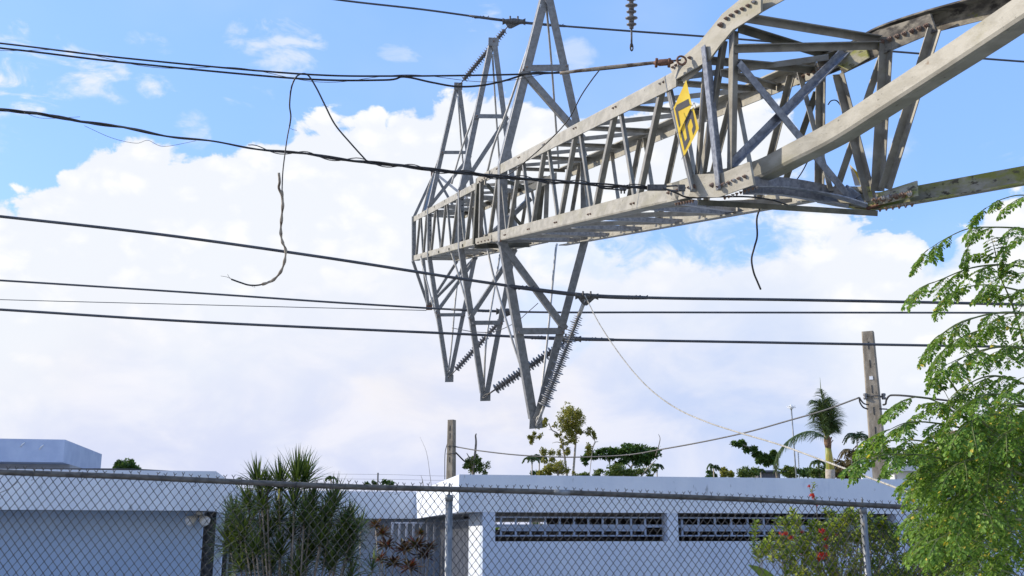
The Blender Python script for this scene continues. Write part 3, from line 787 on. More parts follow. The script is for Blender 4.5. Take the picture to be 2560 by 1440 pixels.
wiretie([zx(505, 545), zx(545, 570), zx(570, 520), zx(600, 590), zx(620, 600)], 7.52, signA)
wiretie([zx(335, 950), zx(310, 985), zx(298, 1020)], 7.62, signB)
wiretie([zx(428, 1300), zx(400, 1340), zx(385, 1370)], 7.58, signB)
mb = MB()
mb.prism([P(2123, 411, 8.15), P(2142, 430, 8.1), P(2150, 464, 8.1), P(2137, 464, 8.15)], Vector((0.6, 1, 0)).normalized() * 0.004)
sg = mb.build('number_panel', M['signback'], None, None)
tag(sg, 'third number panel seen edge-on behind the lattice, pale back and yellow rim', 'number sign')
mb = MB(); mb.prism([P(2123, 410, 8.13), P(2143, 430, 8.08), P(2151, 465, 8.08), P(2146, 450, 8.08), P(2139, 434, 8.09)], Vector((0.6, 1, 0)).normalized() * 0.008)
mb.build('painted_edge', M['yellow'], sg)

# ------------------------------------------------------------------ insulators
def disc_mesh(name, r, h, m):
    mb = MB()
    mb.lathe((0, 0, 0), (0, 0, h), [(0, r * 0.42), (0.15, r * 0.5), (0.22, r * 0.95), (0.34, r), (0.46, r * 0.9), (0.52, r * 0.55), (0.75, r * 0.42), (1, r * 0.42)], 14)
    me = bpy.data.meshes.new(name); me.from_pydata(mb.v, [], mb.f); me.materials.append(m)
    me.polygons.foreach_set('use_smooth', mb.sm); me.update(); return me
DISC = disc_mesh('disc', 1.0, 1.0, M['porcelain'])

def disc_string(p0, p1, a, b, n, rad, label, fit0=True, alt=None, group='porcelain disc insulator strings'):
    """string between p0 (fixed end) and p1 (wire end); discs fill the part a..b"""
    p0, p1 = Vector(p0), Vector(p1)
    t = thing('insulator_string', label, 'insulator', p0, group)
    d = p1 - p0; Ln = d.length; dn = d.normalized()
    q = dn.to_track_quat('Z', 'Y').to_matrix().to_4x4()
    step = Ln * (b - a) / n
    for i in range(n):
        o = bpy.data.objects.new('disc', DISC); COL.objects.link(o); attach(o, t)
        sc = rad * (alt if (alt and i % 2) else 1.0)
        o.matrix_basis = Matrix.Translation(p0 + d * a + dn * step * i) @ q @ Matrix.Diagonal((sc, sc, step * 1.02, 1))
    mb = MB()
    w = rad * 0.22
    side = dn.orthogonal().normalized()
    for c, rod in ((p0, (p0 + d * 0.02, p0 + d * a)), (p1, (p0 + d * b, p1))):
        mb = MB(); mb.tube(rod, w * 0.7, 6)
        ring = [c + (dn * math.cos(u) * w * 2.6 + side * math.sin(u) * w * 1.5) for u in [k * PI / 5 for k in range(11)]]
        mb.tube(ring, w * 0.55, 6)
        mb.build('end_fitting', M['hardware'], t)
    return t
disc_string(P(1149, 212, 18.6), P(1281, 52, 18.4), 0.08, 0.86, 24, 0.072, 'long porcelain disc insulator slanting past two upper crossarm tips to the topmost wire')
disc_string(P(1124, 942, 18.6), P(1268, 784, 18.3), 0.12, 0.93, 24, 0.064, 'porcelain disc insulator hung from the farthest of the three lower crossarm tips')
disc_string(P(1214, 990, 16.0), P(1422, 850, 15.7), 0.12, 0.93, 27, 0.086, 'thick ribbed disc insulator hung from the middle of the three lower crossarm tips', alt=0.78)
disc_string(P(1577, -240, 9.0), P(1579, 118, 9.0), -0.1, 0.87, 22, 0.056, 'porcelain disc insulator hanging straight down into the top of the picture with an empty hook', alt=0.82)

t = thing('polymer_insulator', 'slim grey rod insulator with many thin sheds on the nearest lower crossarm tip', 'insulator', P(1346, 1048, 13.35))
p0, p1 = P(1346, 1052, 13.35), P(1463, 748, 13.2)
d = p1 - p0; dn = d.normalized(); q = dn.to_track_quat('Z', 'Y').to_matrix().to_4x4()
mb = MB(); mb.tube([p0 + d * 0.10, p0 + d * 0.97], 0.019, 8); mb.build('core_rod', M['polymer'], t)
me = bpy.data.meshes.new('shed'); mb = MB(); mb.lathe((0, 0, -0.006), (0, 0, 0.008), [(0, 0.02), (0.1, 0.07), (0.35, 0.075), (1, 0.018)], 16)
me.from_pydata(mb.v, [], mb.f); me.materials.append(M['polymer']); me.polygons.foreach_set('use_smooth', mb.sm); me.update()
for i in range(44):
    o = bpy.data.objects.new('shed', me); COL.objects.link(o); attach(o, t)
    sc = [1.18, 0.84, 0.84, 0.84][i % 4]
    o.matrix_basis = Matrix.Translation(p0 + d * (0.135 + 0.72 * i / 43)) @ q @ Matrix.Diagonal((sc, sc, 1, 1))
mb = MB(); mb.tube([p0 + d * 0.86, p1], 0.026, 8); mb.build('end_fitting', M['rod'], t)
mb = MB(); mb.tube([p0 + d * 0.03, p0 + d * 0.12], 0.02, 8)
sdv = dn.cross(Vector((0, 1, 0))).normalized()
for k in range(3):
    c = p0 + d * (-0.012 + 0.022 * k)
    mb.tube([c + (dn * math.cos(u) * 0.055 + (sdv if k % 2 else Vector((0.3, 1, 0)).normalized()) * math.sin(u) * 0.03) for u in [j * PI / 5 for j in range(11)]], 0.010, 6)
mb.build('end_fitting', M['rod'], t)

# ------------------------------------------------------------------ wires
def power_line(px, Z, r, label, m='wire', name='power_line', cat='wire', armor=None, clamp=None, k=8):
    zz = Z if isinstance(Z, (list, tuple)) else [Z] * len(px)
    r *= 0.88; pts = smooth([P(x, y, z) for (x, y), z in zip(px, zz)], k)
    mb = MB(); mb.tube(pts, r, 7)
    o = mb.build(name, M[m]); tag(o, label, cat, 'heavy overhead wires' if name == 'power_line' and r > 0.015 else None)
    if armor:
        i0, i1 = armor
        mb = MB(); seg = [p for p in pts if i0 <= proj(p)[0] <= i1]
        mb.tube(seg, [r * 1.15] + [r * 1.38] * (len(seg) - 2) + [r * 1.15], 8)
        for e in (seg[1], seg[-2]):
            for ph in range(2): mb.tube([e + Vector((0.05 * u, 0, 0)) + Vector((0, math.cos(ph * 2 + u * 2) * r * 1.4, math.sin(ph * 2 + u * 2) * r * 1.4)) for u in range(-3, 4)], r * 0.4, 5)
        mb.build('armour_rods', M[m], o)
    if clamp:
        cx, cy, cz, hang = clamp
        c = P(cx, cy, cz); hd = (P(cx + hang[0], cy + hang[1], cz) - c)
        mb = MB(); e = Vector((1, 0, -0.02)).normalized(); s_ = cz / 13.4
        mb.lathe(c - e * 0.15 * s_, c + e * 0.15 * s_, [(0, 0.046 * s_), (0.12, 0.03 * s_), (0.5, 0.045 * s_), (0.88, 0.03 * s_), (1, 0.046 * s_)], 10)
        pf = [c - e * 0.13 * s_, c + e * 0.13 * s_, c + hd + e * 0.025, c + hd - e * 0.025]
        mb.prism([q_ - Vector((0, 0.022, 0)) for q_ in pf], Vector((0, 0.044, 0)))
        for u in (-0.05, 0.05): mb.tube([c + e * u * s_ + Vector((0, -0.03, -0.02)), c + e * u * s_ + Vector((0, -0.03, 0.062)) * s_], 0.012 * s_, 6)
        mb.build('suspension_clamp', M['hardware'], o)
    return o
power_line([(600, -40), (835, -2), (1060, 24), (1285, 54), (1500, 72), (1800, 94), (2200, 126), (2560, 154), (2900, 176)], 18.4, 0.021, 'topmost heavy wire crossing behind the tower at the upper edge', armor=(1160, 1430), clamp=(1285, 54, 18.4, (-10, 16)))
power_line([(-500, 500), (-200, 520), (0, 541), (400, 586), (800, 642), (1200, 704), (1450, 737), (1650, 745), (2000, 750), (2460, 759), (2900, 770)], 13.3, 0.0225, 'thick wire held by the slim rod insulator, uppermost of three lower heavy wires', armor=(1240, 1620), clamp=(1467, 741, 13.2, (-4, 22)))
power_line([(-500, 672), (0, 701), (500, 733), (900, 760), (1270, 779), (1700, 781), (2460, 782), (2900, 784)], 18.3, 0.021, 'middle of the three lower heavy wires, passing close to the small ground wire peak', armor=(1120, 1300), clamp=(1269, 779, 18.2, (-6, 12)))
power_line([(-500, 745), (0, 774), (500, 805), (1110, 833), (1430, 847), (1900, 856), (2460, 866), (2900, 872)], 15.8, 0.0235, 'lowest of the three lower heavy wires, crossing in front of the taller concrete pole', armor=(1300, 1560), clamp=(1424, 847, 15.6, (-10, 12)))
power_line([(-400, 735), (0, 749), (500, 762), (900, 772), (1066, 776)], 20.5, 0.009, 'thin ground wire ending at the small lower peak of the mast tip')
# strands tied to the two kink plates
o = power_line([(-500, 55), (0, 108), (300, 144), (740, 184), (1000, 190), (1350, 184), (1500, 170), (1640, 156), (1702, 150)], [8.6, 8.3, 8.1, 8, 8, 8, 7.9, 7.75, 7.66], 0.0085, 'upper of two black cables leading left from the shackle on the upper kink plate', m='wire_black', name='cable', cat='cable')
mb = MB()
mb.tube(smooth([P(1400, 183, 7.9), P(1520, 168, 7.8), P(1645, 156, 7.7)], 8), 0.014, 6); mb.build('splice_sleeve', M['twig'], o)
mb = MB(); c = P(1704, 151, 7.6)
ring = [c + (Vector((1, 0.15, 0)) * math.cos(u) * 0.034 + Vector((0, 0, 1)) * math.sin(u) * 0.034) for u in [k * PI / 8 for k in range(17)]]
mb.tube(ring, 0.008, 8); mb.lathe(P(1634, 158, 7.68), P(1684, 154, 7.64), [(0, 0.012), (0.3, 0.026), (0.7, 0.026), (1, 0.012)], 6)
for x in (1640, 1672): mb.lathe(P(x, 168, 7.66), P(x + 2, 146, 7.62), [(0, 0.011), (1, 0.011)], 6)
mb.build('shackle', M['rust'], o)
power_line([(-500, 72), (0, 120), (300, 155), (740, 196), (960, 200), (1010, 192), (1080, 206), (1140, 216), (1200, 214), (1260, 202), (1330, 182), (1400, 182), (1520, 172), (1640, 158)], 8.02, 0.009, 'lower of two black cables at the upper kink plate, sagging over the farthest tip', m='wire_black', name='cable', cat='cable')
mb = MB()
base = resample(smooth([P(x, y, 8.0) for x, y in [(-300, 80), (0, 118), (300, 150), (740, 192), (950, 196), (1200, 196), (1420, 184)]], 10), 0.05)
mb.tube(helix(base, 0.03, 0.75, 0.5), 0.0022, 4); tag(mb.build('tie_wire', M['hardware']), 'hair thin loose wire curling round the two upper black cables', 'wire')
# twisted bundle to the lower plate
path = [(-500, 235), (0, 274), (200, 302), (460, 345), (700, 378), (920, 405), (1100, 426), (1300, 446), (1500, 462), (1620, 470)]
base = resample(smooth([P(x, y, z) for (x, y), z in zip(path, [8.8, 8.5, 8.4, 8.2, 8.1, 8.0, 7.9, 7.8, 7.7, 7.65])], 10), 0.035)
t = thing('cable_bundle', 'thick bundle of twisted black cables crossing the left sky to the lower kink plate', 'cable', base[0])
for ph in range(3):
    mb = MB(); mb.tube(helix(base, 0.0088, 1.1 + ph * 0.17, ph * 2.1), 0.0070, 6); mb.build('strand', M['wire_black'], t)
mb = MB()
mb.tube(helix(base[len(base) * 55 // 100:], 0.022, 2.3, 0.4), 0.004, 5); mb.build('wrap_wire', M['wire_black'], t)
mb = MB()
mb.box(P(1642, 469, 7.6), 0.14, 0.03, 0.04); 
mb.tube([P(1664, 466, 7.6), P(1690, 464, 7.58), P(1714, 470, 7.55)], 0.007, 6); mb.tube([P(1664, 473, 7.6), P(1690, 478, 7.58), P(1714, 470, 7.55)], 0.007, 6)
mb.box(P(1704, 470, 7.55), 0.05, 0.03, 0.045)
mb.build('dead_end_clamp', M['hardware'], t)
mb = MB()
for x in (1553, 1561): mb.tube([P(x, 462, 7.68), P(x, 484, 7.68)], 0.006, 6)
mb.box(P(1557, 471, 7.68), 0.05, 0.03, 0.03); mb.build('parallel_clamp', M['hardware'], t)
mb = MB(); mb.tube(smooth([P(x, y, 7.75) for x, y in [(1490, 460), (1502, 470), (1530, 473), (1556, 474), (1590, 468), (1640, 470)]], 5), 0.005, 5); mb.build('jumper', M['wire_black'], t)
mb = MB(); mb.tube(smooth([P(x, y, z) for x, y, z in [(1655, 470, 7.55), (1690, 482, 7.5), (1724, 494, 7.55), (1800, 492, 7.7), (1870, 492, 7.8), (1930, 500, 7.9), (1968, 512, 8.0)]], 6), 0.0065, 6)
tag(mb.build('cable', M['wire_black']), 'short black cable drooping under the lower kink plate', 'cable')
for i, (pp, lab) in enumerate([([(60, 282), (110, 296), (200, 292)], 'thin wire sagging under the bundle near the left edge'), ([(210, 314), (280, 345), (340, 358), (370, 351), (410, 366), (490, 352)], 'thin wavy wire sagging under the bundle over the bright cloud')]):
    mb = MB(); mb.tube(smooth([P(x, y, 8.3) for x, y in pp], 6), 0.0018, 4); tag(mb.build('tie_wire', M['hardware']), lab, 'wire')
for pp, z0, z1, r, mm, lab in [
    ([(1501, 172), (1478, 202), (1452, 241), (1420, 300), (1367, 357), (1300, 415), (1268, 438), (1240, 446)], 7.9, 9.2, 0.005, 'wire_black', 'black cord slanting from the upper cable down across the near truss'),
    ([(1899, 522), (1892, 548), (1893, 590), (1886, 618), (1879, 648), (1884, 680), (1893, 703), (1902, 724)], 8.0, 8.0, 0.0075, 'wire_black', 'short black cable end dangling alone below the kink in front of the cloud'),
    ([(2070, 262), (2078, 252), (2092, 252), (2106, 270)], 8.2, 8.2, 0.005, 'wire_black', 'small arched black cord between the rear braces'),
    ([(2022, 398), (2005, 430), (1980, 466)], 8.2, 8.2, 0.005, 'wire_black', 'short straight black cord just below the bent leg'),
    ([(1345, 758), (1320, 780), (1290, 805), (1240, 828), (1190, 830), (1130, 820)], 15, 16, 0.006, 'wire', 'thin wire curving between the nearest and middle lower crossarms')]:
    n = len(pp); mb = MB(); mb.tube(smooth([P(x, y, z0 + (z1 - z0) * i / (n - 1)) for i, (x, y) in enumerate(pp)], 6), r, 6)
    tag(mb.build('cord', M[mm]), lab, 'cord')
# hanging branch like strand
t = thing('hanging_cable', 'torn cable looped over the upper cables, its peeling end hanging like a hook', 'cable', P(700, 500, 7.95))
pl = [(918, 404), (880, 362), (838, 312), (812, 262), (790, 218), (770, 188), (752, 185), (738, 196), (728, 222), (724, 262), (727, 290), (724, 316)]
mb = MB(); mb.tube(smooth([P(x, y, 7.95) for x, y in pl], 7), 0.0065, 6); mb.build('upper_loop', M['wire_black'], t)
pl = [(724, 314), (718, 345), (713, 380), (707, 430), (705, 480)]
mb = MB(); mb.tube(smooth([P(x, y, 7.95) for x, y in pl], 6), 0.005, 6); mb.build('bare_core', M['hardware'], t)
pl = [(704, 476), (707, 508), (704, 545), (702, 580), (706, 605), (714, 625), (711, 655), (700, 682), (680, 702), (655, 711)]
mb = MB(); mb.tube(smooth([P(x, y, 7.95) for x, y in pl], 6), [0.010 + 0.003 * math.sin(i * 1.1) for i in range(len(pl) * 6 - 5)], 7); mb.build('peeled_sheath', M['twig'], t)
mb = MB(); mb.tube(smooth([P(x, y, 7.95) for x, y in [(697, 432), (699, 455), (697, 470), (705, 490), (707, 515)]], 6), 0.010, 7); mb.build('sheath_stub', M['twig'], t)
mb = MB(); mb.tube(smooth([P(x, y, 7.95) for x, y in [(690, 696), (655, 711), (625, 713), (600, 706), (578, 698)]], 6), 0.0065, 6)
for e in [[(578, 698), (572, 692), (569, 686)], [(580, 698), (566, 692), (552, 690)], [(632, 711), (638, 719), (630, 716)], [(812, 256), (806, 262), (822, 268)], [(722, 318), (732, 324), (742, 326)]]:
    mb.tube([P(x, y, 7.95) for x, y in e], 0.0015, 4)
mb.build('frayed_end', M['wire_black'], t)

# the pale rope from the clamp down to the right
rp = [(1462, 738, 13.1), (1500, 812, 12.6), (1560, 900, 12), (1620, 968, 11.4), (1690, 1020, 10.9), (1770, 1056, 10.3), (1850, 1082, 9.8), (1950, 1112, 9.2), (2060, 1152, 8.6), (2200, 1204, 7.9), (2330, 1252, 7.3), (2440, 1282, 6.9), (2560, 1300, 6.6), (2700, 1310, 6.2)]
base = resample(smooth([P(*q_) for q_ in rp], 8), 0.02)
mb = MB()
nb_ = len(base)
for ph in (0, 2.09, 4.19): mb.tube(helix(base, 0.0042, 12.0, ph), [0.0036 + 0.0022 * i / nb_ for i in range(nb_)], 5)
tag(mb.build('rope', M['rope']), 'pale twisted rope running from the wire clamp down to the bushes at right', 'rope')

# ------------------------------------------------------------------ concrete poles and their drop cable
def concrete_pole(xt, yt, xb, yb, Z, wt, wb, label, slots, name='utility_pole'):
    a = P(xt, yt, Z); b = P(xb, yb, Z)
    c = Vector(((a.x + b.x) / 2, (a.y + b.y) / 2, 0))
    t = thing(name, label, 'utility pole', c)
    ht = a.z; hb = b.z
    sc = (wb - wt) / (ht - hb)
    w0 = wb + sc * hb
    ang = R(-24)
    ex, ey = Vector((math.cos(ang), math.sin(ang), 0)), Vector((-math.sin(ang), math.cos(ang), 0))
    fr = [(ex, ey)] * 3
    def prof(i):
        w = (w0, (w0 + wt) / 2, wt)[i] / 2; ch = w * 0.18
        return [(-w + ch, -w), (w - ch, -w), (w, -w + ch), (w, w - ch), (w - ch, w), (-w + ch, w), (-w, w - ch), (-w, -w + ch)]
    top = Vector((c.x, c.y, ht)); bx = Vector((c.x, c.y, 0))
    mb = MB(); mb.sweep([bx, (bx + top) / 2, top], prof, fr)
    mb.build('shaft', M['concrete'], t)
    for y in slots:
        z = P(xt, y, Z).z; w = (wt + sc * (ht - z)) / 2
        MB().box(Vector((c.x, c.y, z)) - ey * (w + 0.001), 0.028, 0.012, 0.21, ex, ey).build('slot', M['slot'], t)
    return t, c, ex, ey
p2, c2, ex2, ey2 = concrete_pole(2171, 822, 2197, 1185, 27, 0.30, 0.40, 'taller concrete pole with dark slots, near right behind the roof', [860, 908, 974, 1030, 1080, 1145])
for y in (1148,): pass
MB().box(Vector((c2.x, c2.y, P(2176, 945, 27).z)) - ey2 * 0.175, 0.09, 0.01, 0.09, ex2, ey2).build('metal_tag', M['white'], p2)
p1_, c1_, ex1, ey1 = concrete_pole(1129, 1048, 1128, 1200, 40, 0.26, 0.30, 'shorter, more distant concrete pole behind the low middle roof', [1070, 1090, 1120, 1150])
for (c, z_, w, pt_) in ((c2, P(2185, 992, 27).z, 0.36, p2), (c1_, P(1128, 1116, 40).z, 0.3, p1_), (c1_, P(1128, 1135, 40).z, 0.3, p1_)):
    mb = MB(); mb.tube([Vector((c.x, c.y, z_)) + Vector((math.cos(u) * w * .62, math.sin(u) * w * .62, 0)) for u in [k * PI / 6 for k in range(13)]], 0.014, 6)
    mb.build('band', M['hardware'], pt_)
mb = MB()
for sx in (-1, 1):
    q0 = Vector((c2.x + sx * 0.24, c2.y - 0.1, P(2185, 992, 27).z))
    mb.lathe(q0 - Vector((0, 0, 0.08)), q0 + Vector((0, 0, 0.08)), [(0, 0.05), (0.3, 0.06), (0.5, 0.035), (0.7, 0.06), (1, 0.05)], 10)
mb.build('spool_insulator', M['porcelain'], p2)
def multi(px, Z0, Z1, r, mname, nm, lab, cat, n=8):
    k = len(px); mb = MB(); mb.tube(smooth([P(x, y, Z0 + (Z1 - Z0) * i / (k - 1)) for i, (x, y) in enumerate(px)], n), r, 6)
    return tag(mb.build(nm, M[mname]), lab, cat)
w = multi([(1140, 1117), (1200, 1127), (1300, 1138), (1420, 1143), (1560, 1138), (1650, 1124), (1760, 1104), (1870, 1080), (1970, 1052), (2060, 1026), (2148, 994)], 40, 27, 0.022, 'hardware', 'drop_cable', 'grey twisted cable sagging between the two concrete poles', 'cable')
mb = MB()
for e in [[(2148, 994), (2150, 1006), (2158, 1018), (2170, 1023)], [(2149, 994), (2152, 1000), (2160, 1009), (2172, 1012)]]: mb.tube(smooth([P(x, y, 26.6) for x, y in e], 5), 0.02, 6)
mb.build('lead', M['wire_black'], w)
w = multi([(2208, 1012), (2214, 1010), (2216, 1000), (2222, 991), (2232, 988), (2270, 990), (2340, 998), (2415, 1006), (2600, 1020)], 26.6, 24, 0.024, 'wire_black', 'drop_cable', 'black cable leaving the taller concrete pole towards the right', 'cable')
multi([(2198, 1022), (2218, 1023)], 26.6, 26.6, 0.018, 'wire_black', 'cable_stub', 'short black cable stub sticking out of the taller concrete pole', 'cable')
multi([(1136, 1128), (1146, 1138), (1160, 1152), (1170, 1158)], 40, 41, 0.03, 'wire_black', 'drop_cable', 'short black cable from the shorter concrete pole to the broken trunk', 'cable')
multi([(1118, 1110), (1113, 1130), (1112, 1160), (1112, 1198)], 40, 40, 0.015, 'wire_black', 'drop_cable', 'thin black cable hanging beside the shorter concrete pole', 'cable')

# ------------------------------------------------------------------ chain link fence
def Zfence(x): return 1 / (0.1064 - 7.6e-6 * (x - 1123))
rail_px = [(-300, 1164), (0, 1180), (300, 1191), (600, 1205), (850, 1216), (1123, 1223), (1400, 1231), (1700, 1242), (1950, 1252), (2155, 1262), (2300, 1270), (2450, 1281), (2560, 1290), (2850, 1312)]
rail = resample(smooth([P(x, y, Zfence(x)) for x, y in rail_px], 8), 0.12)
fence = thing('chain_link_fence', 'grey chain link fence with a round top rail running across the whole foreground', 'fence', Vector((rail[len(rail) // 2].x, rail[len(rail) // 2].y, 0)))
mb = MB(); mb.tube(rail, 0.0245, 12); mb.build('top_rail', M['rail'], fence)
def rail_at(px):
    best = min(range(len(rail)), key=lambda i: abs(proj(rail[i])[0] - px))
    for i in range(max(0, best - 1), min(len(rail) - 1, best + 1)):
        a, b = proj(rail[i])[0], proj(rail[i + 1])[0]
        if a <= px <= b: return rail[i].lerp(rail[i + 1], (px - a) / (b - a))
    return rail[best]
fdir = (rail_at(1500) - rail_at(900)); fdir.z = 0; fdir.normalize(); fnrm = Vector((fdir.y, -fdir.x, 0))   # towards the lens
# sleeve joining two lengths of rail
a, b = rail_at(1383), rail_at(1424); mb = MB(); mb.tube([a, b], 0.0275, 12); mb.build('rail_sleeve', M['post'], fence)
# cumulative arc length along the rail
arc = [0.0]
for i in range(len(rail) - 1): arc.append(arc[-1] + (rail[i + 1] - rail[i]).length)
def rail_s(s):
    import bisect
    i = min(max(bisect.bisect_right(arc, s) - 1, 0), len(rail) - 2)
    return rail[i].lerp(rail[i + 1], (s - arc[i]) / (arc[i + 1] - arc[i]))
CW, CH = 0.072, 0.094
ncol = int(arc[-1] / (CW / 2)) - 2
rows = int(2.25 / (CH / 2))
mb = MB()
nseg = 4
cs4 = [(math.cos(2 * PI * k / nseg + .78), math.sin(2 * PI * k / nseg + .78)) for k in range(nseg)]
WR = 0.0042
def warp(s, h):   # slow sag and buckle of the sheet
    return 0.006 * math.sin(s * 1.7 + h * 2.1) + 0.004 * math.sin(s * 4.1 - h * 3), 0.012 * math.sin(s * 0.9 + h * 1.3)
for i in range(ncol):
    pts = []
    for j in range(rows):
        k = (i + j) % 2
        s_ = (i + 1 + k) * CW / 2
        h = 0.018 + j * CH / 2
        dx, dy = warp(s_, h)
        base_ = rail_s(s_)
        over = 0.005 if k else -0.005
        # rounded knuckle
        e = 0.0035 if k else -0.0035
        pt = base_ + fdir * (dx + (e * -0.6)) + fnrm * (dy + 0.022 * 0 + over * 0.3)
        z = base_.z - h
        pts.append(Vector((pt.x, pt.y, z + CH * 0.045)) + fnrm * over * 0.5)
        pts.append(Vector((pt.x, pt.y, z - CH * 0.045)) - fnrm * over * 0.5)
    mb.sweep(pts, [(a_ * WR, b_ * WR) for a_, b_ in cs4], [(fdir, fnrm)] * len(pts), caps=False, smooth=True)
# twisted wire ends standing above the rail
for i in range(0, ncol, 2):
    s_ = (i + 1.5) * CW / 2
    p = rail_s(s_) + fnrm * 0.012 - fdir * 0.0
    hh = 0.036 + random.uniform(-0.007, 0.008)
    tilt = random.uniform(-0.008, 0.008)
    tw = p + Vector((0, 0, hh)) + fdir * tilt
    mb.tube([p - Vector((0, 0, 0.03)), p + Vector((0, 0, 0.02)), tw], 0.0036, 4)
    if random.random() < 0.96:
        for sg_ in (-1, 1):
            mb.tube([tw - Vector((0, 0, 0.006)), tw + fdir * sg_ * random.uniform(0.011, 0.019) + Vector((0, 0, random.uniform(0.009, 0.02)))], 0.003, 4)
mb.build('mesh', M['fence'], fence)
for px in (-230, 85, 205, 405, 489, 740, 862, 990, 1243, 1454, 1560, 1702, 1825, 1904):
    c = rail_at(px)
    ringp = [c + fnrm * math.cos(u) * 0.027 + Vector((0, 0, 1)) * math.sin(u) * 0.028 + fdir * 0.004 * math.sin(u) for u in [k * PI / 6 for k in range(13)]]
    mb = MB(); mb.tube(ringp, 0.0026, 5)
    mb.tube([c + fnrm * 0.026 - Vector((0, 0, 0.02)), c + fnrm * 0.02 - Vector((0, 0, 0.05)) + fdir * 0.01, c + fnrm * 0.02 - Vector((0, 0, 0.06)) - fdir * 0.012], 0.0028, 5)
    mb.build('tie_wire', M['fence'], fence)
for px, y0 in ((-640, 1232), (1123, 1240), (2157, 1272), (3200, 1330)):
    z = Zfence(px) if abs(px) < 3000 else Zfence(px)
    top = P(px, y0, z) - fnrm * 0.0
    base_ = Vector((top.x, top.y, 0))
    mb = MB(); mb.lathe(base_, top, [(0, 0.033), (1, 0.033)], 16)
    ps = mb.build('post', M['post'], fence)
    mb = MB(); mb.lathe(top - Vector((0, 0, 0.045)), top + Vector((0, 0, 0.01)), [(0, 0.037), (0.9, 0.037), (1, 0.03)], 16)
    mb.lathe(top, top + Vector((0, 0, 0.115)), [(0, 0.009), (0.85, 0.009), (1, 0.004)], 8)
    mb.build('post_cap', M['post'], ps)
# a few bits of dead vine caught in the mesh
for i, (pp, r) in enumerate([([(0, 1232), (22, 1222), (44, 1205)], 0.003), ([(1058, 1240), (1052, 1262), (1050, 1280), (1060, 1286), (1064, 1272)], 0.002), ([(1318, 1244), (1326, 1258), (1334, 1272)], 0.003), ([(1188, 1236), (1196, 1243), (1186, 1240)], 0.002)]):
    mb = MB(); mb.tube(smooth([P(x, y, Zfence(x) - 0.03) for x, y in pp], 4), r, 5); 
    tag(mb.build('dead_vine', M['hardware']), ['dry tendril in the mesh at the far left edge', 'curled dry tendril left of the middle fence post', 'dry twig in the mesh over the pale roof edge', 'tiny curl of wire right of the middle fence post'][i], 'twig')

# ------------------------------------------------------------------ houses, turned about 11 degrees
ROT = R(11)
U = Vector((math.cos(ROT), math.sin(ROT), 0)); V = Vector((-math.sin(ROT), math.cos(ROT), 0)); Zv = Vector((0, 0, 1))
def vz(px, py, z):            # v of the point seen at the pixel with height z
    r_ = ray(px, py); p = CAM + r_ * ((z - EYE) / r_.z); return p.dot(V)
def uz(px, py, v):            # (u, z) on the plane v
    r_ = ray(px, py); t_ = (v - CAM.dot(V)) / r_.dot(V); p = CAM + r_ * t_; return p.dot(U), p.z
def vu(px, py, u):
    r_ = ray(px, py); t_ = (u - CAM.dot(U)) / r_.dot(U); p = CAM + r_ * t_; return p.dot(V), p.z
def W(u, v, z): return U * u + V * v + Zv * z
def ub(mb, u0, u1, v0, v1, z0, z1, mi=0):
    return mb.box(W((u0 + u1) / 2, (v0 + v1) / 2, (z0 + z1) / 2), u1 - u0, v1 - v0, z1 - z0, U, V, Zv, mi)
ZR, ZS = 2.84, 2.2
vL = vz(540, 1178, ZR); vR = vz(1148, 1186, ZR); vB = vz(985, 1229, ZR)
uL = uz(540, 1178, vL)[0]; uR = uz(1148, 1186, vR)[0]
house = thing('concrete_house', 'low white and pale blue flat roofed house behind the fence, with two long slot windows', 'house', W((uL + uR) / 2, vB, 0))
UE = uR + 11.5
# flat roofs with deep fascias; the left wing, the middle and the right wing
mb = MB()
ub(mb, uL - 13, uL, vL, vL + 0.14, ZS, ZR); ub(mb, uL - 0.14, uL, vL + 0.14, vB, ZS, ZR)
ub(mb, uL - 0.14, uR + 0.14, vB, vB + 0.14, ZS, ZR)
ub(mb, uR, UE, vR, vR + 0.14, ZS, ZR); ub(mb, uR, uR + 0.14, vR + 0.14, vB, ZS, ZR)
fas = mb.build('fascia', M['fascia'], house)
mb = MB()
ub(mb, uL - 12.9, uL - 0.14, vL + 0.141, vB + 6, ZS + 0.05, ZR - 0.12)
ub(mb, uL - 0.139, uR + 0.139, vB + 0.141, vB + 6, ZS + 0.05, ZR - 0.12)
ub(mb, uR + 0.141, UE - 0.05, vR + 0.141, vB + 6, ZS + 0.05, ZR - 0.12)
mb.build('roof', M['roof'], house)
mb = MB()
ub(mb, uL - 12.9, uL - 0.142, vL + 0.142, vB + 6, ZS + 0.003, ZS + 0.048)
ub(mb, uL - 0.135, uR + 0.135, vB + 0.142, vB + 5.9, ZS + 0.003, ZS + 0.047)
ub(mb, uR + 0.142, UE - 0.06, vR + 0.142, vB + 6, ZS + 0.003, ZS + 0.048)
mb.build('soffit', M['soffit'], house)
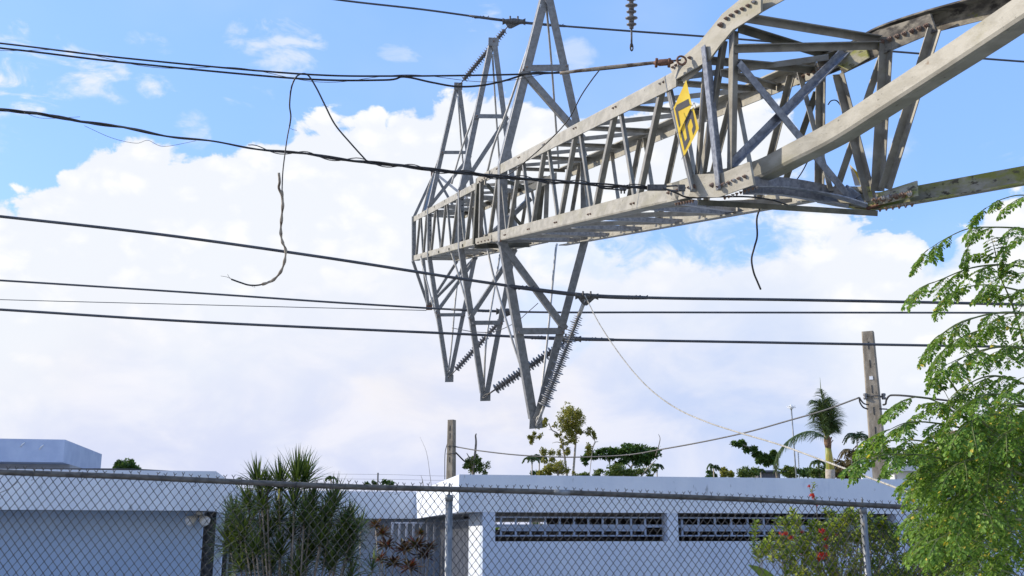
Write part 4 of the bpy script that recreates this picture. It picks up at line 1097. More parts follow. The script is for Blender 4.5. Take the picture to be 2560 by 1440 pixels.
# left wing wall, set back under the roof
vW = vL + 0.62
u5 = uz(500, 1400, vW)[0]
mb = MB(); ub(mb, uL - 13, u5, vW, vW + 0.2, 0, ZS + 0.002); mb.build('wall', M['wall_blue'], house, 'light blue wall of the left wing under the deep roof edge')
u6 = uz(534, 1400, vW + 0.5)[0]; u7 = uz(552, 1400, vW + 0.5)[0]
mb = MB(); ub(mb, u5 + 0.02, u6, vW + 0.5, vW + 0.8, 0, ZS + 0.001); mb.build('stone_pier', M['stone'], house)
mb = MB(); ub(mb, u6 + 0.003, u7, vW + 0.45, vW + 0.8, 0, ZS); mb.build('pillar', M['wall_lav'], house)
u9 = uz(690, 1400, vW + 1.6)[0]
mb = MB()
for i in range(12):
    z = 0.25 + i * 0.15
    ub(mb, u7 + 0.02, u9, vW + 1.6, vW + 1.63, z, z + 0.02)
for k in range(2): ub(mb, u7 + 0.02 + k * (u9 - u7 - 0.05), u7 + 0.05 + k * (u9 - u7 - 0.05), vW + 1.59, vW + 1.64, 0, ZS - 0.05)
mb.build('louvre_grille', M['bars_dark'], house)
mb = MB(); ub(mb, u5 - 3, uL + 0.1, vW + 3.0, vW + 3.2, 0, ZS - 0.01); mb.build('inner_wall', M['dark'], house)
# middle wall
mb = MB(); ub(mb, uL - 0.1, uR + 1.0, vB + 0.8, vB + 1.0, 0, ZS - 0.01); mb.build('wall', M['wall_lav'], house, 'shaded lavender wall at the back of the courtyard')
# right wing front wall with two long openings
vF = vR + 0.012
ua = uz(1207, 1300, vF)[0]
w1 = (uz(1238, 1300, vF)[0], uz(1668, 1300, vF)[0], uz(1240, 1356, vF)[1], ZS - 0.0)
w2 = (uz(1695, 1300, vF)[0], uz(2240, 1300, vF)[0], uz(1700, 1351, vF)[1], ZS - 0.0)
zb = (w1[2] + w2[2]) / 2
mb = MB(); TH = 0.3
ub(mb, ua, UE - 0.3, vF, vF + TH, 0, zb)
ub(mb, ua, w1[0], vF, vF + TH, zb, ZS + 0.001); ub(mb, w1[1], w2[0], vF, vF + TH, zb, ZS + 0.001); ub(mb, w2[1], UE - 0.3, vF, vF + TH, zb, ZS + 0.001)
mb.build('wall', M['wall_lav'], house, 'pale blue front wall of the right wing around the slot windows')
ug = ua + 0.06
vP = vu(1171, 1400, ua)[0]
mb = MB(); ub(mb, ua, ua + 0.25, vF + TH + 0.001, vP, 0, ZS - 0.001); mb.build('side_wall', M['fascia'], house, 'sunlit white end wall beside the side grille')
# inside of the right wing
mb = MB()
vI = vF + 4.2
ub(mb, ua + 0.3, w1[0] + 0.25, vI, vI + 0.1, 0, ZS); ub(mb, w1[0] + 0.45, UE - 0.5, vI, vI + 0.1, 0, 1.93); ub(mb, w1[0] + 1.9, UE - 0.5, vI, vI + 0.1, 1.931, ZS)
ub(mb, UE - 0.5, UE - 0.4, vF + TH, vI, 0, ZS)
mb.build('inner_wall', M['dark'], house, 'dark room wall seen through the slot windows')
mb = MB(); ub(mb, w1[0] + 2.6, w1[0] + 4.4, vI - 2.0, vI - 1.4, 0, 1.64); ub(mb, w2[0] + 0.6, w2[0] + 2.8, vI - 2.2, vI - 1.6, 0, 1.62); mb.build('cabinet', M['rust'], house)
def window(u0, u1, z0, z1, ncell):
    h = z1 - z0
    vg = vF + 0.16
    t_ = 0.03
    zt, zm1, zm2, zb1, zb0 = z1 - 0.10, z1 - 0.21, z1 - 0.235, z0 + 0.2, z0 + 0.10
    mb = MB()
    # long rails
    for za, zb_ in ((z1 - 0.095, z1 - 0.07), (z1 - 0.255, z1 - 0.205), (z0 + 0.085, z0 + 0.11)):
        ub(mb, u0 + 0.004, u1 - 0.004, vg, vg + 0.03, za, zb_)
    fr = mb.build('window_grille', M['grille_blue'], house)
    ul, ur = u0 + 0.135, u1 - 0.36
    n = ncell
    for i in range(n + 1):
        u = ul + (ur - ul) * i / n
        mb = MB(); ub(mb, u - 0.018, u + 0.018, vg + 0.002, vg + 0.028, z0 + 0.112, z1 - 0.0975)
        mb.build('upright', M['grille_blue'], fr)
    # perforated sheet: a lattice of thin strips, holes left open
    zp0, zp1 = z0 + 0.175, z1 - 0.257
    mb = MB()
    nu = int((ur - ul) / 0.030); nz = max(4, int((zp1 - zp0 - 0.05) / 0.026))
    ub(mb, ul, ur, vg - 0.004, vg - 0.001, zp0, zp0 + 0.028); ub(mb, ul, ur, vg - 0.004, vg - 0.001, zp1 - 0.018, zp1)
    for i in range(nu + 1):
        u = ul + (ur - ul) * i / nu; ub(mb, u - 0.0085, u + 0.0085, vg - 0.004, vg - 0.001, zp0 + 0.028, zp1 - 0.018)
    for k in range(1, nz):
        z = zp0 + 0.028 + (zp1 - zp0 - 0.046) * k / nz; ub(mb, ul, ur, vg - 0.0055, vg - 0.0042, z - 0.007, z + 0.007)
    mb.build('perforated_panel', M['grille_blue'], fr)
window(w1[0], w1[1], zb, ZS, 10); window(w2[0], w2[1], zb, ZS, 12)
# side grille (seen obliquely) and the gate facing us
vG = vu(1098, 1400, ug)[0]
nb = 26
grl = thing('side_grille', 'dense row of vertical bars running back from the white corner, seen edge-on', 'grille', W(ug, (vP + vG) / 2, 0))
mb = MB()
for i in range(nb):
    v = vP + 0.1 + (vG - vP - 0.15) * i / (nb - 1); ub(mb, ug, ug + 0.03, v, v + 0.03, 0.1, ZS - 0.12)
mb.build('bars', M['bars_dark'], grl)
mb = MB(); ub(mb, ug - 0.005, ug + 0.035, vP + 0.05, vG, ZS - 0.12, ZS - 0.08); ub(mb, ug - 0.005, ug + 0.035, vP + 0.05, vG, 0.06, 0.1); mb.build('rail', M['bars_dark'], grl)
ga0 = uz(976, 1400, vG)[0]; zt_ = uz(1000, 1309, vG)[1]
gt = thing('bar_gate', 'pale metal gate of widely spaced upright bars across the courtyard', 'gate', W((ga0 + ug) / 2, vG, 0))
n = 7
for i in range(n):
    mb = MB(); u = ga0 + (ug - 0.08 - ga0) * i / (n - 0.6); ub(mb, u, u + 0.05, vG, vG + 0.03, 0.1, zt_); mb.build('bar', M['bars'], gt)
mb = MB(); ub(mb, ga0, ug, vG - 0.002, vG + 0.032, zt_ + 0.001, zt_ + 0.035); mb.build('rail', M['bars'], gt)
# twin flood lamps under the left roof edge
lp = W(*[uz(498, 1290, vW - 0.05)[0], vW - 0.05, ZS - 0.08])
fl = thing('flood_lamp', 'pair of unlit white flood lamps under the left roof edge', 'lamp', lp)
MB().lathe(lp + Zv * 0.08, lp + Zv * 0.02, [(0, 0.06), (1, 0.05)], 12).build('bracket', M['lamp_glass'], fl)
for dx, ay in ((-0.09, -1), (0.06, 1)):
    a_ = lp + U * dx * 0.3 + Zv * 0.0; b_ = lp + U * (dx + 0.06 * ay) - V * 0.12 - Zv * 0.09
    mb = MB(); mb.lathe(a_, b_, [(0, 0.03), (0.35, 0.05), (0.7, 0.08), (1.0, 0.092)], 16); mb.build('lamp_head', M['lamp_glass'], fl)
    mb = MB(); dn_ = (b_ - a_).normalized(); mb.lathe(b_ + dn_ * 0.001, b_ + dn_ * 0.02, [(0, 0.087), (1, 0.055)], 16); mb.build('lens', M['white'], fl)
# rough rope-like cable lying on the left roof edge
mb = MB(); mb.tube(smooth([W(uL - u_, vL + 0.3, ZR - 0.02 + h_) for u_, h_ in ((5.5, 0), (4.2, 0.0), (3.0, 0.03), (1.6, 0.05), (0.9, 0.03), (0.5, 0.0))], 5), 0.015, 6)
tag(mb.build('roof_cable', M['wire_black']), 'black cable lying along the top of the left roof edge', 'cable')

# the taller house behind at the left edge
vH = 31.0
uh0 = uz(-420, 1100, vH)[0]; uh1, zh1 = uz(163, 1099, vH); zh0 = uz(163, 1156, vH)[1]
vE = vu(255, 1135, uh1)[0]
h2 = thing('concrete_house', 'blue grey upper storey of a neighbouring house behind the left roof', 'house', W((uh0 + uh1) / 2, vH + 3, 0))
mb = MB(); ub(mb, uh0, uh1, vH, vE, zh0, zh1); mb.build('roof_block', M['house_far'], h2)
mb = MB(); ub(mb, uh0, uz(176, 1160, vH + 0.9)[0], vH + 0.9, vE - 0.1, 0, zh0 - 0.002)
mb.build('wall', M['soffit'], h2)
mb = MB(); ub(mb, uh1 - 0.4, uh1 - 0.001, vH + 1.2, vE - 0.05, 0, zh0 - 0.001); mb.build('side_wall', M['house_far'], h2)
mb = MB()
for x, y in ((57, 1110), (104, 1116)):
    u_, z_ = uz(x, y, vH); mb.tube([W(u_ - .05, vH - 0.01, z_ - 0.08), W(u_ + .0, vH - 0.02, z_), W(u_ + .05, vH - 0.01, z_ + 0.05)], 0.02, 5)
mb.build('paint_chip', M['white'], h2)
# white slab standing by the pole, pale roof and beige house glimpsed through the tree
q0 = P(2168, 1185, 25); wz = P(2170, 1126, 25).z
mb = MB(); cc = Vector((q0.x, q0.y, 0)); hw = 0.125
poly = [cc + Vector((-hw, 0, 0)), cc + Vector((hw, 0, 0)), cc + Vector((hw, 0, wz - 0.05)), cc + Vector((hw * 0.4, 0, wz)), cc + Vector((-hw * 0.5, 0, wz - 0.02)), cc + Vector((-hw * 0.95, 0, wz - 0.22))]
mb.prism(poly, Vector((0.05, 0.25, 0))); tk = mb.build('vent_stack', M['white']); tag(tk, 'white rounded column standing just left of the taller pole', 'column')
def far_house(x0, x1, ytop, yeave, Z, wallm, roofm, label, nm='distant_house'):
    a = P(x0, yeave, Z); b = P(x1, yeave, Z); tz = P(x0, ytop, Z).z
    t = thing(nm, label, 'house', Vector(((a.x + b.x) / 2, a.y + 3, 0)))
    MB().box(Vector(((a.x + b.x) / 2, a.y + 3, a.z / 2)), b.x - a.x, 6, a.z).build('wall', wallm, t)
    mx = (a.x + b.x) / 2; o = 0.3
    mb = MB(); mb.prism([Vector((a.x - o, a.y - o, a.z)), Vector((b.x + o, a.y - o, a.z)), Vector((mx + (b.x - a.x) * .2, a.y - o, tz)), Vector((mx - (b.x - a.x) * .2, a.y - o, tz))], Vector((0, 6.6, 0)))
    mb.build('roof', roofm, t)
    for i in (-1, 1): MB().box(Vector((mx + i * (b.x - a.x) * .25, a.y - 0.02, a.z * 0.6)), 0.9, 0.06, 1.0).build('window', M['dark'], t)
    return t
far_house(2235, 2300, 1165, 1178, 48, M['white'], M['white'], 'white low roof peeping over the right wing behind the feathery tree')
far_house(2492, 2600, 1042, 1056, 40, M['beige'], M['beige'], 'beige house wall glimpsed through the feathery tree near the right edge')
far_house(1895, 1950, 1176, 1181, 90, M['slate'], M['slate'], 'dark low roof far away between the bushes left of the palm')

# ------------------------------------------------------------------ foliage
class Leaves:
    def __init__(s): s.v = []; s.f = []; s.n = 0
    def leaf(s, p, d, n, L_, W_, fold=0.12, droop=0.0, segs=1):
        """oval or blade leaf from p along d with surface normal n"""
        side = d.cross(n)
        if side.length < 1e-6: side = d.orthogonal()
        side.normalize(); n = side.cross(d).normalized()
        b = s.n
        m1, m2 = p + d * (0.35 * L_) - n * (droop * L_ * 0.3), p + d * (0.75 * L_) - n * (droop * L_ * 0.7)
        tip = p + d * L_ - n * (droop * L_)
        up_ = n * (W_ * fold)
        s.v += [p, m1 + side * W_ * .5 + up_, m2 + side * W_ * .36 + up_, tip, m2 - side * W_ * .36 + up_, m1 - side * W_ * .5 + up_]
        s.f += [(b, b + 1, b + 2, b + 3), (b, b + 3, b + 4, b + 5)]
        s.n += 6
    def blade(s, pts, wfn, n):
        """long thin leaf through pts"""
        b = s.n; k = len(pts)
        for i, p in enumerate(pts):
            t = (pts[min(i + 1, k - 1)] - pts[max(i - 1, 0)]).normalized()
            sd_ = t.cross(n)
            sd_ = sd_.normalized() if sd_.length > 1e-5 else t.orthogonal().normalized()
            w = wfn(i / (k - 1)) / 2
            s.v += [p - sd_ * w, p + sd_ * w]
        for i in range(k - 1): s.f.append((b + 2 * i, b + 2 * i + 1, b + 2 * i + 3, b + 2 * i + 2))
        s.n += 2 * k
    def build(s, name, m, parent=None, label=None):
        mb = MB(); mb.v = [tuple(v) for v in s.v]; mb.f = s.f; mb.sm = [False] * len(s.f); mb.mi = [0] * len(s.f)
        return mb.build(name, m, parent, label)
rnd = random.Random(5)
def rv(k=1.0):
    while True:
        v = Vector((rnd.uniform(-1, 1), rnd.uniform(-1, 1), rnd.uniform(-1, 1)))
        if 0.05 < v.length <= 1: return v * k

# ---- feathery tree on the right (compound leaves with small round leaflets)
tree = thing('feathery_tree', 'bright green feathery tree with small round leaflets filling the right edge', 'tree', Vector((3.9, 6.2, 0)))
LV, LY, STEM = Leaves(), Leaves(), MB()
def frond(p, d, length, scale=1.0, yell=0.02, dens=1.0):
    """tripinnate leaf: drooping rachis, opposite pinnae, oval leaflets"""
    n = 6; pts = [p.copy()]; dd = d.normalized(); q = p.copy(); length *= 2.0
    for i in range(n):
        dd = (dd + Vector((0, 0, -0.13)) + rv(0.07)).normalized(); q = q + dd * length / n; pts.append(q.copy())
    STEM.tube(pts, [0.0035 * scale * (1 - 0.75 * i / n) for i in range(n + 1)], 4)
    nrm = Vector((0, 0, 1)) + rv(0.35)
    for i in range(1, n + 1):
        t = (pts[i] - pts[i - 1]).normalized(); side = t.cross(nrm).normalized()
        Lp = length * 0.36 * math.sin(PI * (0.20 + 0.68 * i / (n + 1))) * dens
        for sg_ in ((-1, 1) if i < n else (0,)):
            dp = (side * sg_ * 1.0 + t * (0.75 if sg_ else 1) + Vector((0, 0, -0.35)) + rv(0.15)).normalized()
            m = 5; pr = pts[i].copy(); prev = pr
            for j in range(m):
                dp = (dp + Vector((0, 0, -0.10))).normalized()
                nx = pr + dp * Lp / m
                s2_ = dp.cross(nrm + rv(0.2)).normalized()
                for sg2 in ((-1, 1) if j < m - 1 else (-1, 1, 0)):
                    if rnd.random() < 0.14: continue
                    dl = (s2_ * sg2 * 0.9 + dp * (0.6 if sg2 else 1) + Vector((0, 0, -0.25)) + rv(0.3)).normalized()
                    LL = scale * rnd.uniform(0.018, 0.030)
                    tgt = LY if rnd.random() < yell else LV
                    tgt.leaf(nx, dl, (nrm + rv(0.65)).normalized(), LL, LL * rnd.uniform(0.55, 0.72), 0.10, 0.1)
                pr = nx
            STEM.tube([pts[i], pr], 0.0012 * scale, 3)
def bough(px, Z0, Z1, r0, r1, every=0.075, fl=0.32, scale=1.0, frac0=0.0, yell=0.02, updown=0.0):
    k = len(px)
    base = smooth([P(x, y, Z0 + (Z1 - Z0) * i / (k - 1)) for i, (x, y) in enumerate(px)], 6)
    n = len(base); STEM.tube(base, [r0 + (r1 - r0) * i / (n - 1) for i in range(n)], 6)
    acc = 0; tot = sum((base[i + 1] - base[i]).length for i in range(n - 1)); run = 0; sgn = 1
    for i in range(n - 1):
        seg = (base[i + 1] - base[i]); L_ = seg.length; t = seg / L_
        acc += L_; run += L_
        while acc > every and run / tot >= frac0:
            acc -= every; sgn = -sgn
            side = t.cross(Vector((0, 0, 1))).normalized() * sgn
            f = run / tot
            dd = (t * 0.9 + side * rnd.uniform(0.5, 1.0) + Vector((0, 0, rnd.uniform(-0.25, 0.25) + updown))).normalized()
            frond(base[i + 1], dd, fl * (1.05 - 0.45 * f) * rnd.uniform(0.8, 1.15), scale, yell)
        if run / tot < frac0: acc = min(acc, every)
    frond(base[-1], (base[-1] - base[-2]).normalized(), fl * 0.6, scale, yell)
# upper, airy boughs read from the photograph
B_ = [
 ([(2690, 590), (2620, 510), (2560, 488), (2505, 498), (2465, 520)], 6.1, 6.0, 0.007, 0.0015, 0.11, 0.13, 1.0, 0.25),
 ([(2720, 640), (2640, 590), (2560, 572), (2480, 568), (2420, 572), (2365, 596), (2320, 624)], 6.2, 6.0, 0.008, 0.0015, 0.085, 0.155, 1.0, 0.15),
 ([(2423, 572), (2424, 600), (2418, 640)], 6.0, 6.0, 0.002, 0.001, 0.05, 0.10, 0.9, 0.2),
 ([(2522, 572), (2520, 600), (2508, 640)], 6.0, 6.0, 0.002, 0.001, 0.05, 0.10, 0.9, 0.2),
 ([(2700, 760), (2620, 700), (2560, 668), (2490, 662), (2420, 672), (2350, 700), (2318, 712)], 6.2, 5.9, 0.010, 0.0015, 0.07, 0.19, 1.0, 0.2),
 ([(2700, 800), (2600, 745), (2530, 722), (2460, 712), (2400, 722), (2372, 736)], 6.4, 6.2, 0.009, 0.0015, 0.07, 0.17, 1.0, 0.2),
 ([(2560, 860), (2530, 760), (2500, 690), (2490, 640)], 6.2, 6.1, 0.007, 0.0015, 0.08, 0.14, 1.0, 0.3),
 ([(2720, 860), (2620, 800), (2540, 782), (2470, 786), (2400, 808), (2348, 838)], 6.0, 5.7, 0.011, 0.0015, 0.065, 0.20, 1.0, 0.2),
 ([(2720, 900), (2620, 850), (2540, 822), (2470, 822), (2400, 845), (2362, 872)], 6.3, 6.0, 0.010, 0.0015, 0.065, 0.19, 1.0, 0.2),
 ([(2720, 960), (2620, 905), (2540, 868), (2470, 872), (2410, 892), (2366, 912)], 6.0, 5.6, 0.010, 0.0015, 0.06, 0.19, 1.0, 0.2),
 ([(2640, 1180), (2540, 1120), (2470, 1080), (2400, 1040), (2350, 1008), (2300, 992), (2262, 1000)], 5.9, 5.6, 0.011, 0.0015, 0.075, 0.17, 1.0, 0.35),
 ([(2480, 1110), (2420, 1050), (2385, 1020), (2362, 980)], 5.7, 5.7, 0.006, 0.0015, 0.08, 0.13, 1.0, 0.3),
 ([(2620, 1190), (2520, 1120), (2430, 1078), (2340, 1058), (2270, 1056), (2215, 1078)], 5.8, 5.5, 0.010, 0.0015, 0.065, 0.18, 1.0, 0.3),
 ([(2620, 1220), (2520, 1170), (2420, 1130), (2320, 1105), (2240, 1100), (2180, 1120)], 6.0, 5.6, 0.010, 0.0015, 0.06, 0.18, 1.0, 0.3),
 ([(2600, 1260), (2500, 1200), (2400, 1160), (2320, 1140), (2240, 1135), (2170, 1142)], 5.7, 5.4, 0.010, 0.0015, 0.06, 0.17, 1.0, 0.3),
 ([(2640, 1010), (2560, 960), (2490, 940), (2440, 950), (2410, 975)], 5.9, 5.7, 0.010, 0.0015, 0.055, 0.20, 1.0, 0.2),
 ([(2640, 1060), (2560, 1010), (2490, 985), (2440, 995), (2400, 1020)], 5.6, 5.4, 0.010, 0.0015, 0.055, 0.20, 1.0, 0.2),
]
for (px, z0, z1, r0, r1, ev, fl_, sc, f0) in B_: bough(px, z0, z1, r0, r1, ev * 1.75, fl_ * 0.84, sc, f0)
# dense body: layered boughs whose tips end on the crown's uneven left outline
outline = [(1000, 2408), (1040, 2360), (1080, 2290), (1120, 2262), (1160, 2232), (1200, 2216), (1240, 2226), (1280, 2250), (1320, 2240), (1360, 2300), (1400, 2330), (1440, 2310), (1500, 2300)]
def xleft(y):
    for (y0, x0), (y1, x1) in zip(outline, outline[1:]):
        if y0 <= y <= y1: return x0 + (x1 - x0) * (y - y0) / (y1 - y0)
    return 2400 if y < 1000 else 2300
for i in range(66):
    y = rnd.uniform(1010, 1480) if i % 3 else rnd.uniform(900, 1300)
    x = xleft(y) + rnd.uniform(20, 330) * rnd.random() ** 0.7 + (70 if y < 1000 else 48)
    z = rnd.uniform(5.2, 7.4)
    L_ = rnd.uniform(110, 260)
    sl = rnd.uniform(0.1, 0.5)
    pts = [(x + L_, y - L_ * 0.05 + L_ * sl * 0.9), (x + L_ * 0.6, y + L_ * sl * 0.35), (x + L_ * 0.25, y), (x, y + L_ * 0.10)]
    bough(pts, z + 0.25, z, 0.006, 0.0012, 0.125, rnd.uniform(0.14, 0.20), 1.0, 0.0, 0.03)
# main limbs and trunk
limbs = [([(2760, 1700), (2700, 1500), (2600, 1330), (2500, 1240), (2430, 1190), (2370, 1165)], 6.0, 5.8, 0.022, 0.006),
         ([(2700, 1500), (2690, 1250), (2660, 1000), (2640, 800), (2640, 640)], 6.1, 6.2, 0.028, 0.006),
         ([(2640, 1180), (2540, 1120), (2440, 1040), (2380, 960), (2360, 930)], 5.9, 5.8, 0.012, 0.003),
         ([(2600, 1330), (2500, 1170), (2440, 1120)], 6.0, 6.2, 0.012, 0.005)]
TR = MB()
for px, z0, z1, r0, r1 in limbs:
    k = len(px); base = smooth([P(x, y, z0 + (z1 - z0) * i / (k - 1)) for i, (x, y) in enumerate(px)], 5)
    n = len(base); TR.tube(base, [r0 + (r1 - r0) * i / (n - 1) for i in range(n)], 8)
tp = P(2760, 1700, 6.0)
TR.tube([Vector((3.9, 6.2, 0)), Vector((3.75, 6.0, 0.4)), tp], [0.07, 0.055, 0.03], 10)
TR.build('trunk', M['stem_green'], tree)
STEM.build('twigs', M['stem_green'], tree)
LV.build('crown', L['moringa'], tree); LY.build('yellow_leaflets', L['yellow_leaf'], tree)

# ---- glossy shrub with red flowers behind the fence
shrub = thing('flowering_shrub', 'yellow green shrub with red flower clusters behind the right fence post', 'shrub', P(2120, 1500, 10.9) * 1.0 - Vector((0, 0, P(2120, 1500, 10.9).z)))
LS, LR, ST = Leaves(), Leaves(), MB()
top_o = [(1890, 1370), (1920, 1340), (1950, 1290), (1985, 1268), (2010, 1300), (2045, 1290), (2075, 1262), (2100, 1290), (2130, 1262), (2165, 1285), (2205, 1290), (2240, 1310), (2330, 1300), (2480, 1320)]
def ytop(x):
    for (x0, y0), (x1, y1) in zip(top_o, top_o[1:]):
        if x0 <= x <= x1: return y0 + (y1 - y0) * (x - x0) / (x1 - x0)
    return 1300
def whorl(p, up_, n, LL, tgt):
    for k in range(n):
        a = k * 2.4 + rnd.uniform(0, .5); s_ = up_.orthogonal().normalized(); c_ = up_.cross(s_)
        d = (s_ * math.cos(a) + c_ * math.sin(a) + up_ * rnd.uniform(0.3, 1.1)).normalized()
        tgt.leaf(p - up_ * 0.02 * k * 0.4, d, (up_ + rv(0.3)).normalized(), LL * rnd.uniform(0.7, 1.1), LL * rnd.uniform(0.36, 0.46), 0.15, 0.2)
sb = P(2120, 1500, 10.9); sb.z = 0
for i in range(820):
    x = rnd.uniform(1885, 2440)
    y0 = ytop(x); y = y0 + (rnd.random() ** 1.0) * (1500 - y0) 
    if x < 1960 and y > 1395: continue
    z = rnd.uniform(10.15, 11.7)
    if y - y0 < 25: z = rnd.uniform(10.2, 10.7)
    p = P(x, y, z)
    up_ = (Vector((rnd.uniform(-0.5, 0.3), rnd.uniform(-0.4, 0.2), 1))).normalized()
    whorl(p, up_, 7, 0.080, LS)
    whorl(p - up_ * 0.045 + rv(0.01), up_, 5, 0.080, LS)
    st = p - up_ * rnd.uniform(0.15, 0.3)
    ST.tube([p, st], 0.0022, 3)
for i in range(46):
    x = rnd.uniform(1930, 2400); p = P(x, ytop(x) + rnd.uniform(20, 90), rnd.uniform(10.4, 11.3))
    b0 = sb + Vector((rnd.uniform(-0.5, 0.7), rnd.uniform(-0.2, 0.3), 0.1))
    ST.tube(smooth([b0, b0.lerp(p, 0.55) + rv(0.08), p], 4), [0.011 - 0.0009 * j for j in range(9)], 5)
def flower(x, y, z, r, parent):
    p = P(x, y, z); fl_ = Leaves()
    for k in range(26):
        d = rv().normalized(); d = (d + Vector((0, -0.5, 0.5))).normalized(); c = p + d * r * rnd.uniform(0.5, 1)
        s_ = d.orthogonal().normalized(); c_ = d.cross(s_)
        for q_ in range(4):
            a = q_ * PI / 2 + k; fl_.leaf(c, (s_ * math.cos(a) + c_ * math.sin(a)).normalized(), d, r * 0.36, r * 0.24, 0.05)
    return fl_.build('flower_cluster', L['red'], parent)
for x, y, z, r in [(2031, 1240, 10.3, 0.035), (2022, 1216, 10.3, 0.022), (2042, 1262, 10.3, 0.02), (1962, 1336, 10.2, 0.035), (1978, 1346, 10.2, 0.035), (2056, 1330, 10.2, 0.045), (2064, 1345, 10.2, 0.035), (2064, 1368, 10.2, 0.03),
                   (2052, 1392, 10.2, 0.05), (2062, 1388, 10.2, 0.035), (2008, 1385, 10.4, 0.03), (2048, 1400, 10.3, 0.03), (2006, 1330, 10.3, 0.02), (2092, 1338, 10.4, 0.02), (1950, 1334, 10.3, 0.02)]:
    flower(x, y, z, r, shrub)
stalk = smooth([P(2044, 1300, 10.4), P(2040, 1262, 10.3), P(2030, 1230, 10.3), P(2034, 1212, 10.3)], 4); ST.tube(stalk, 0.005, 5)
for x, y in ((2034, 1208), (2036, 1214), (2030, 1226), (2040, 1244)): whorl(P(x, y, 10.3), Vector((0.1, 0, 1)).normalized(), 5, 0.045, LS)
ST.build('stems', M['bark'], shrub); LS.build('foliage', L['ixora'], shrub)
# large leaves low between wall and fence
for i, (x, y, ang, LL, lab) in enumerate([(1962, 1500, -0.45, 0.55, 'broad pale green leaf rising at the bottom edge left of the flowering shrub'), (1900, 1500, -0.75, 0.36, 'smaller broad green leaf tip at the bottom edge, farther left')]):
    lf = Leaves(); p = P(x, y, 10.6); d = Vector((math.sin(ang), 0, math.cos(ang))).normalized()
    pts = [p + d * LL * k / 6 + Vector((-0.02 * k * k / 6, 0, -0.004 * k * k)) for k in range(7)]
    lf.blade(pts, lambda t_: 0.14 * math.sin(PI * (0.1 + 0.88 * t_)), Vector((0.3, -1, 0.3)).normalized())
    t = thing('broad_leaf_plant', lab, 'plant', Vector((p.x, p.y, 0)))
    lf.build('leaf', L['bright'], t); MB().tube([Vector((p.x, p.y, 0)), p], 0.02, 6).build('stalk', M['stem_green'], t)

# ---- dracaena clump and other sword leaved plants in the courtyard
def rosette(lv, p, up_, n, LL, w, spread=1.0, droopy=0.5):
    s_ = up_.orthogonal().normalized(); c_ = up_.cross(s_)
    for k in range(n):
        f = k / n; a = k * 2.399 + rnd.uniform(-.2, .2)
        tilt = (0.08 + 1.45 * f ** 0.9) * spread
        d = (up_ * math.cos(tilt) + (s_ * math.cos(a) + c_ * math.sin(a)) * math.sin(tilt)).normalized()
        Lk = LL * rnd.uniform(0.75, 1.1); q = p + up_ * (0.05 - 0.12 * f) * LL * 2; pts = [q]
        for j in range(4):
            d = (d + Vector((0, 0, -1)) * droopy * 0.16 * (j * 0.6 + 0.2) * math.sin(tilt)).normalized(); q = q + d * Lk / 4; pts.append(q)
        nr = d.cross(Vector((0, 0, 1))); nr = (nr.cross(d)).normalized() if nr.length > 1e-3 else Vector((0, -1, 0))
        lv.blade(pts, lambda t_: w * (0.55 + 0.6 * t_ if t_ < 0.4 else 0.79 * (1 - t_) / 0.6 + 0.02), (nr + rv(0.5)).normalized())
vd = 15.6
dr = thing('dracaena_clump', 'tall clump of spiky sword leaved dracaena on thin grey stems, taller than the roof edge', 'plant', Vector((P(730, 1400, vd).x, P(730, 1400, vd).y, 0)))
lvd, std = Leaves(), MB()
heads = [(645, 1206, 15.5, 1.05), (668, 1216, 15.4, 0.8), (700, 1210, 15.6, 0.95), (742, 1203, 15.5, 1.15), (762, 1202, 15.7, 0.95), (590, 1290, 15.7, 0.9), (622, 1262, 15.5, 0.8), (655, 1262, 15.3, 0.9),
         (735, 1262, 15.3, 1.0), (780, 1262, 15.5, 0.9), (830, 1268, 15.6, 1.0), (700, 1290, 15.6, 0.9), (760, 1300, 15.2, 0.9), (812, 1300, 15.4, 0.9), (860, 1310, 15.7, 0.8), (610, 1330, 15.4, 0.95), (670, 1330, 15.5, 0.95), (575, 1365, 15.8, 0.9),
         (730, 1335, 15.6, 0.9), (800, 1350, 15.3, 1.0), (850, 1360, 15.6, 0.9), (640, 1375, 15.2, 0.9), (700, 1385, 15.4, 0.9), (770, 1390, 15.6, 0.9), (830, 1410, 15.5, 0.9), (600, 1415, 15.5, 0.9), (880, 1330, 15.8, 0.7), (745, 1430, 15.3, 0.9), (670, 1430, 15.5, 0.9), (870, 1385, 15.9, 0.8)]
droot = Vector((P(730, 1400, vd).x, P(730, 1400, vd).y, 0))
for x, y, z, sc in heads:
    y += 9 if y < 1240 else 4; p = P(x, y, z); up_ = (Vector(((x - 735) / 300, rnd.uniform(-.2, .1), 1))).normalized()
    rosette(lvd, p, up_, 74, rnd.uniform(0.44, 0.54) * sc, 0.038, 1.0 if y > 1240 else 0.86, 0.7)
    b0 = droot + Vector(((x - 735) / 500 + rnd.uniform(-.05, .05), rnd.uniform(-.15, .15), 0))
    std.tube(smooth([b0, b0.lerp(p, 0.5) + Vector(((x - 735) / 2400, 0, 0)), p], 5), 0.013, 6)
for i in range(44):
    x, y = rnd.uniform(570, 895), rnd.uniform(1275, 1450); z = rnd.uniform(15.7, 16.5)
    rosette(lvd, P(x, y, z), Vector((rnd.uniform(-.4, .4), 0, 1)).normalized(), 46, 0.42, 0.036, 1.1, 0.8)
lvd.build('leaves', L['dracaena'], dr); std.build('stems', M['bark'], dr)
yl = Leaves(); p = P(697, 1222, 15.3); yl.blade([p, p + Vector((0.01, -.02, -0.08)), p + Vector((0.0, -.03, -0.17))], lambda t_: 0.035 * (1 - t_ * .5), Vector((0, -1, 0))); yl.build('yellow_blade', L['yellow_leaf'], dr)
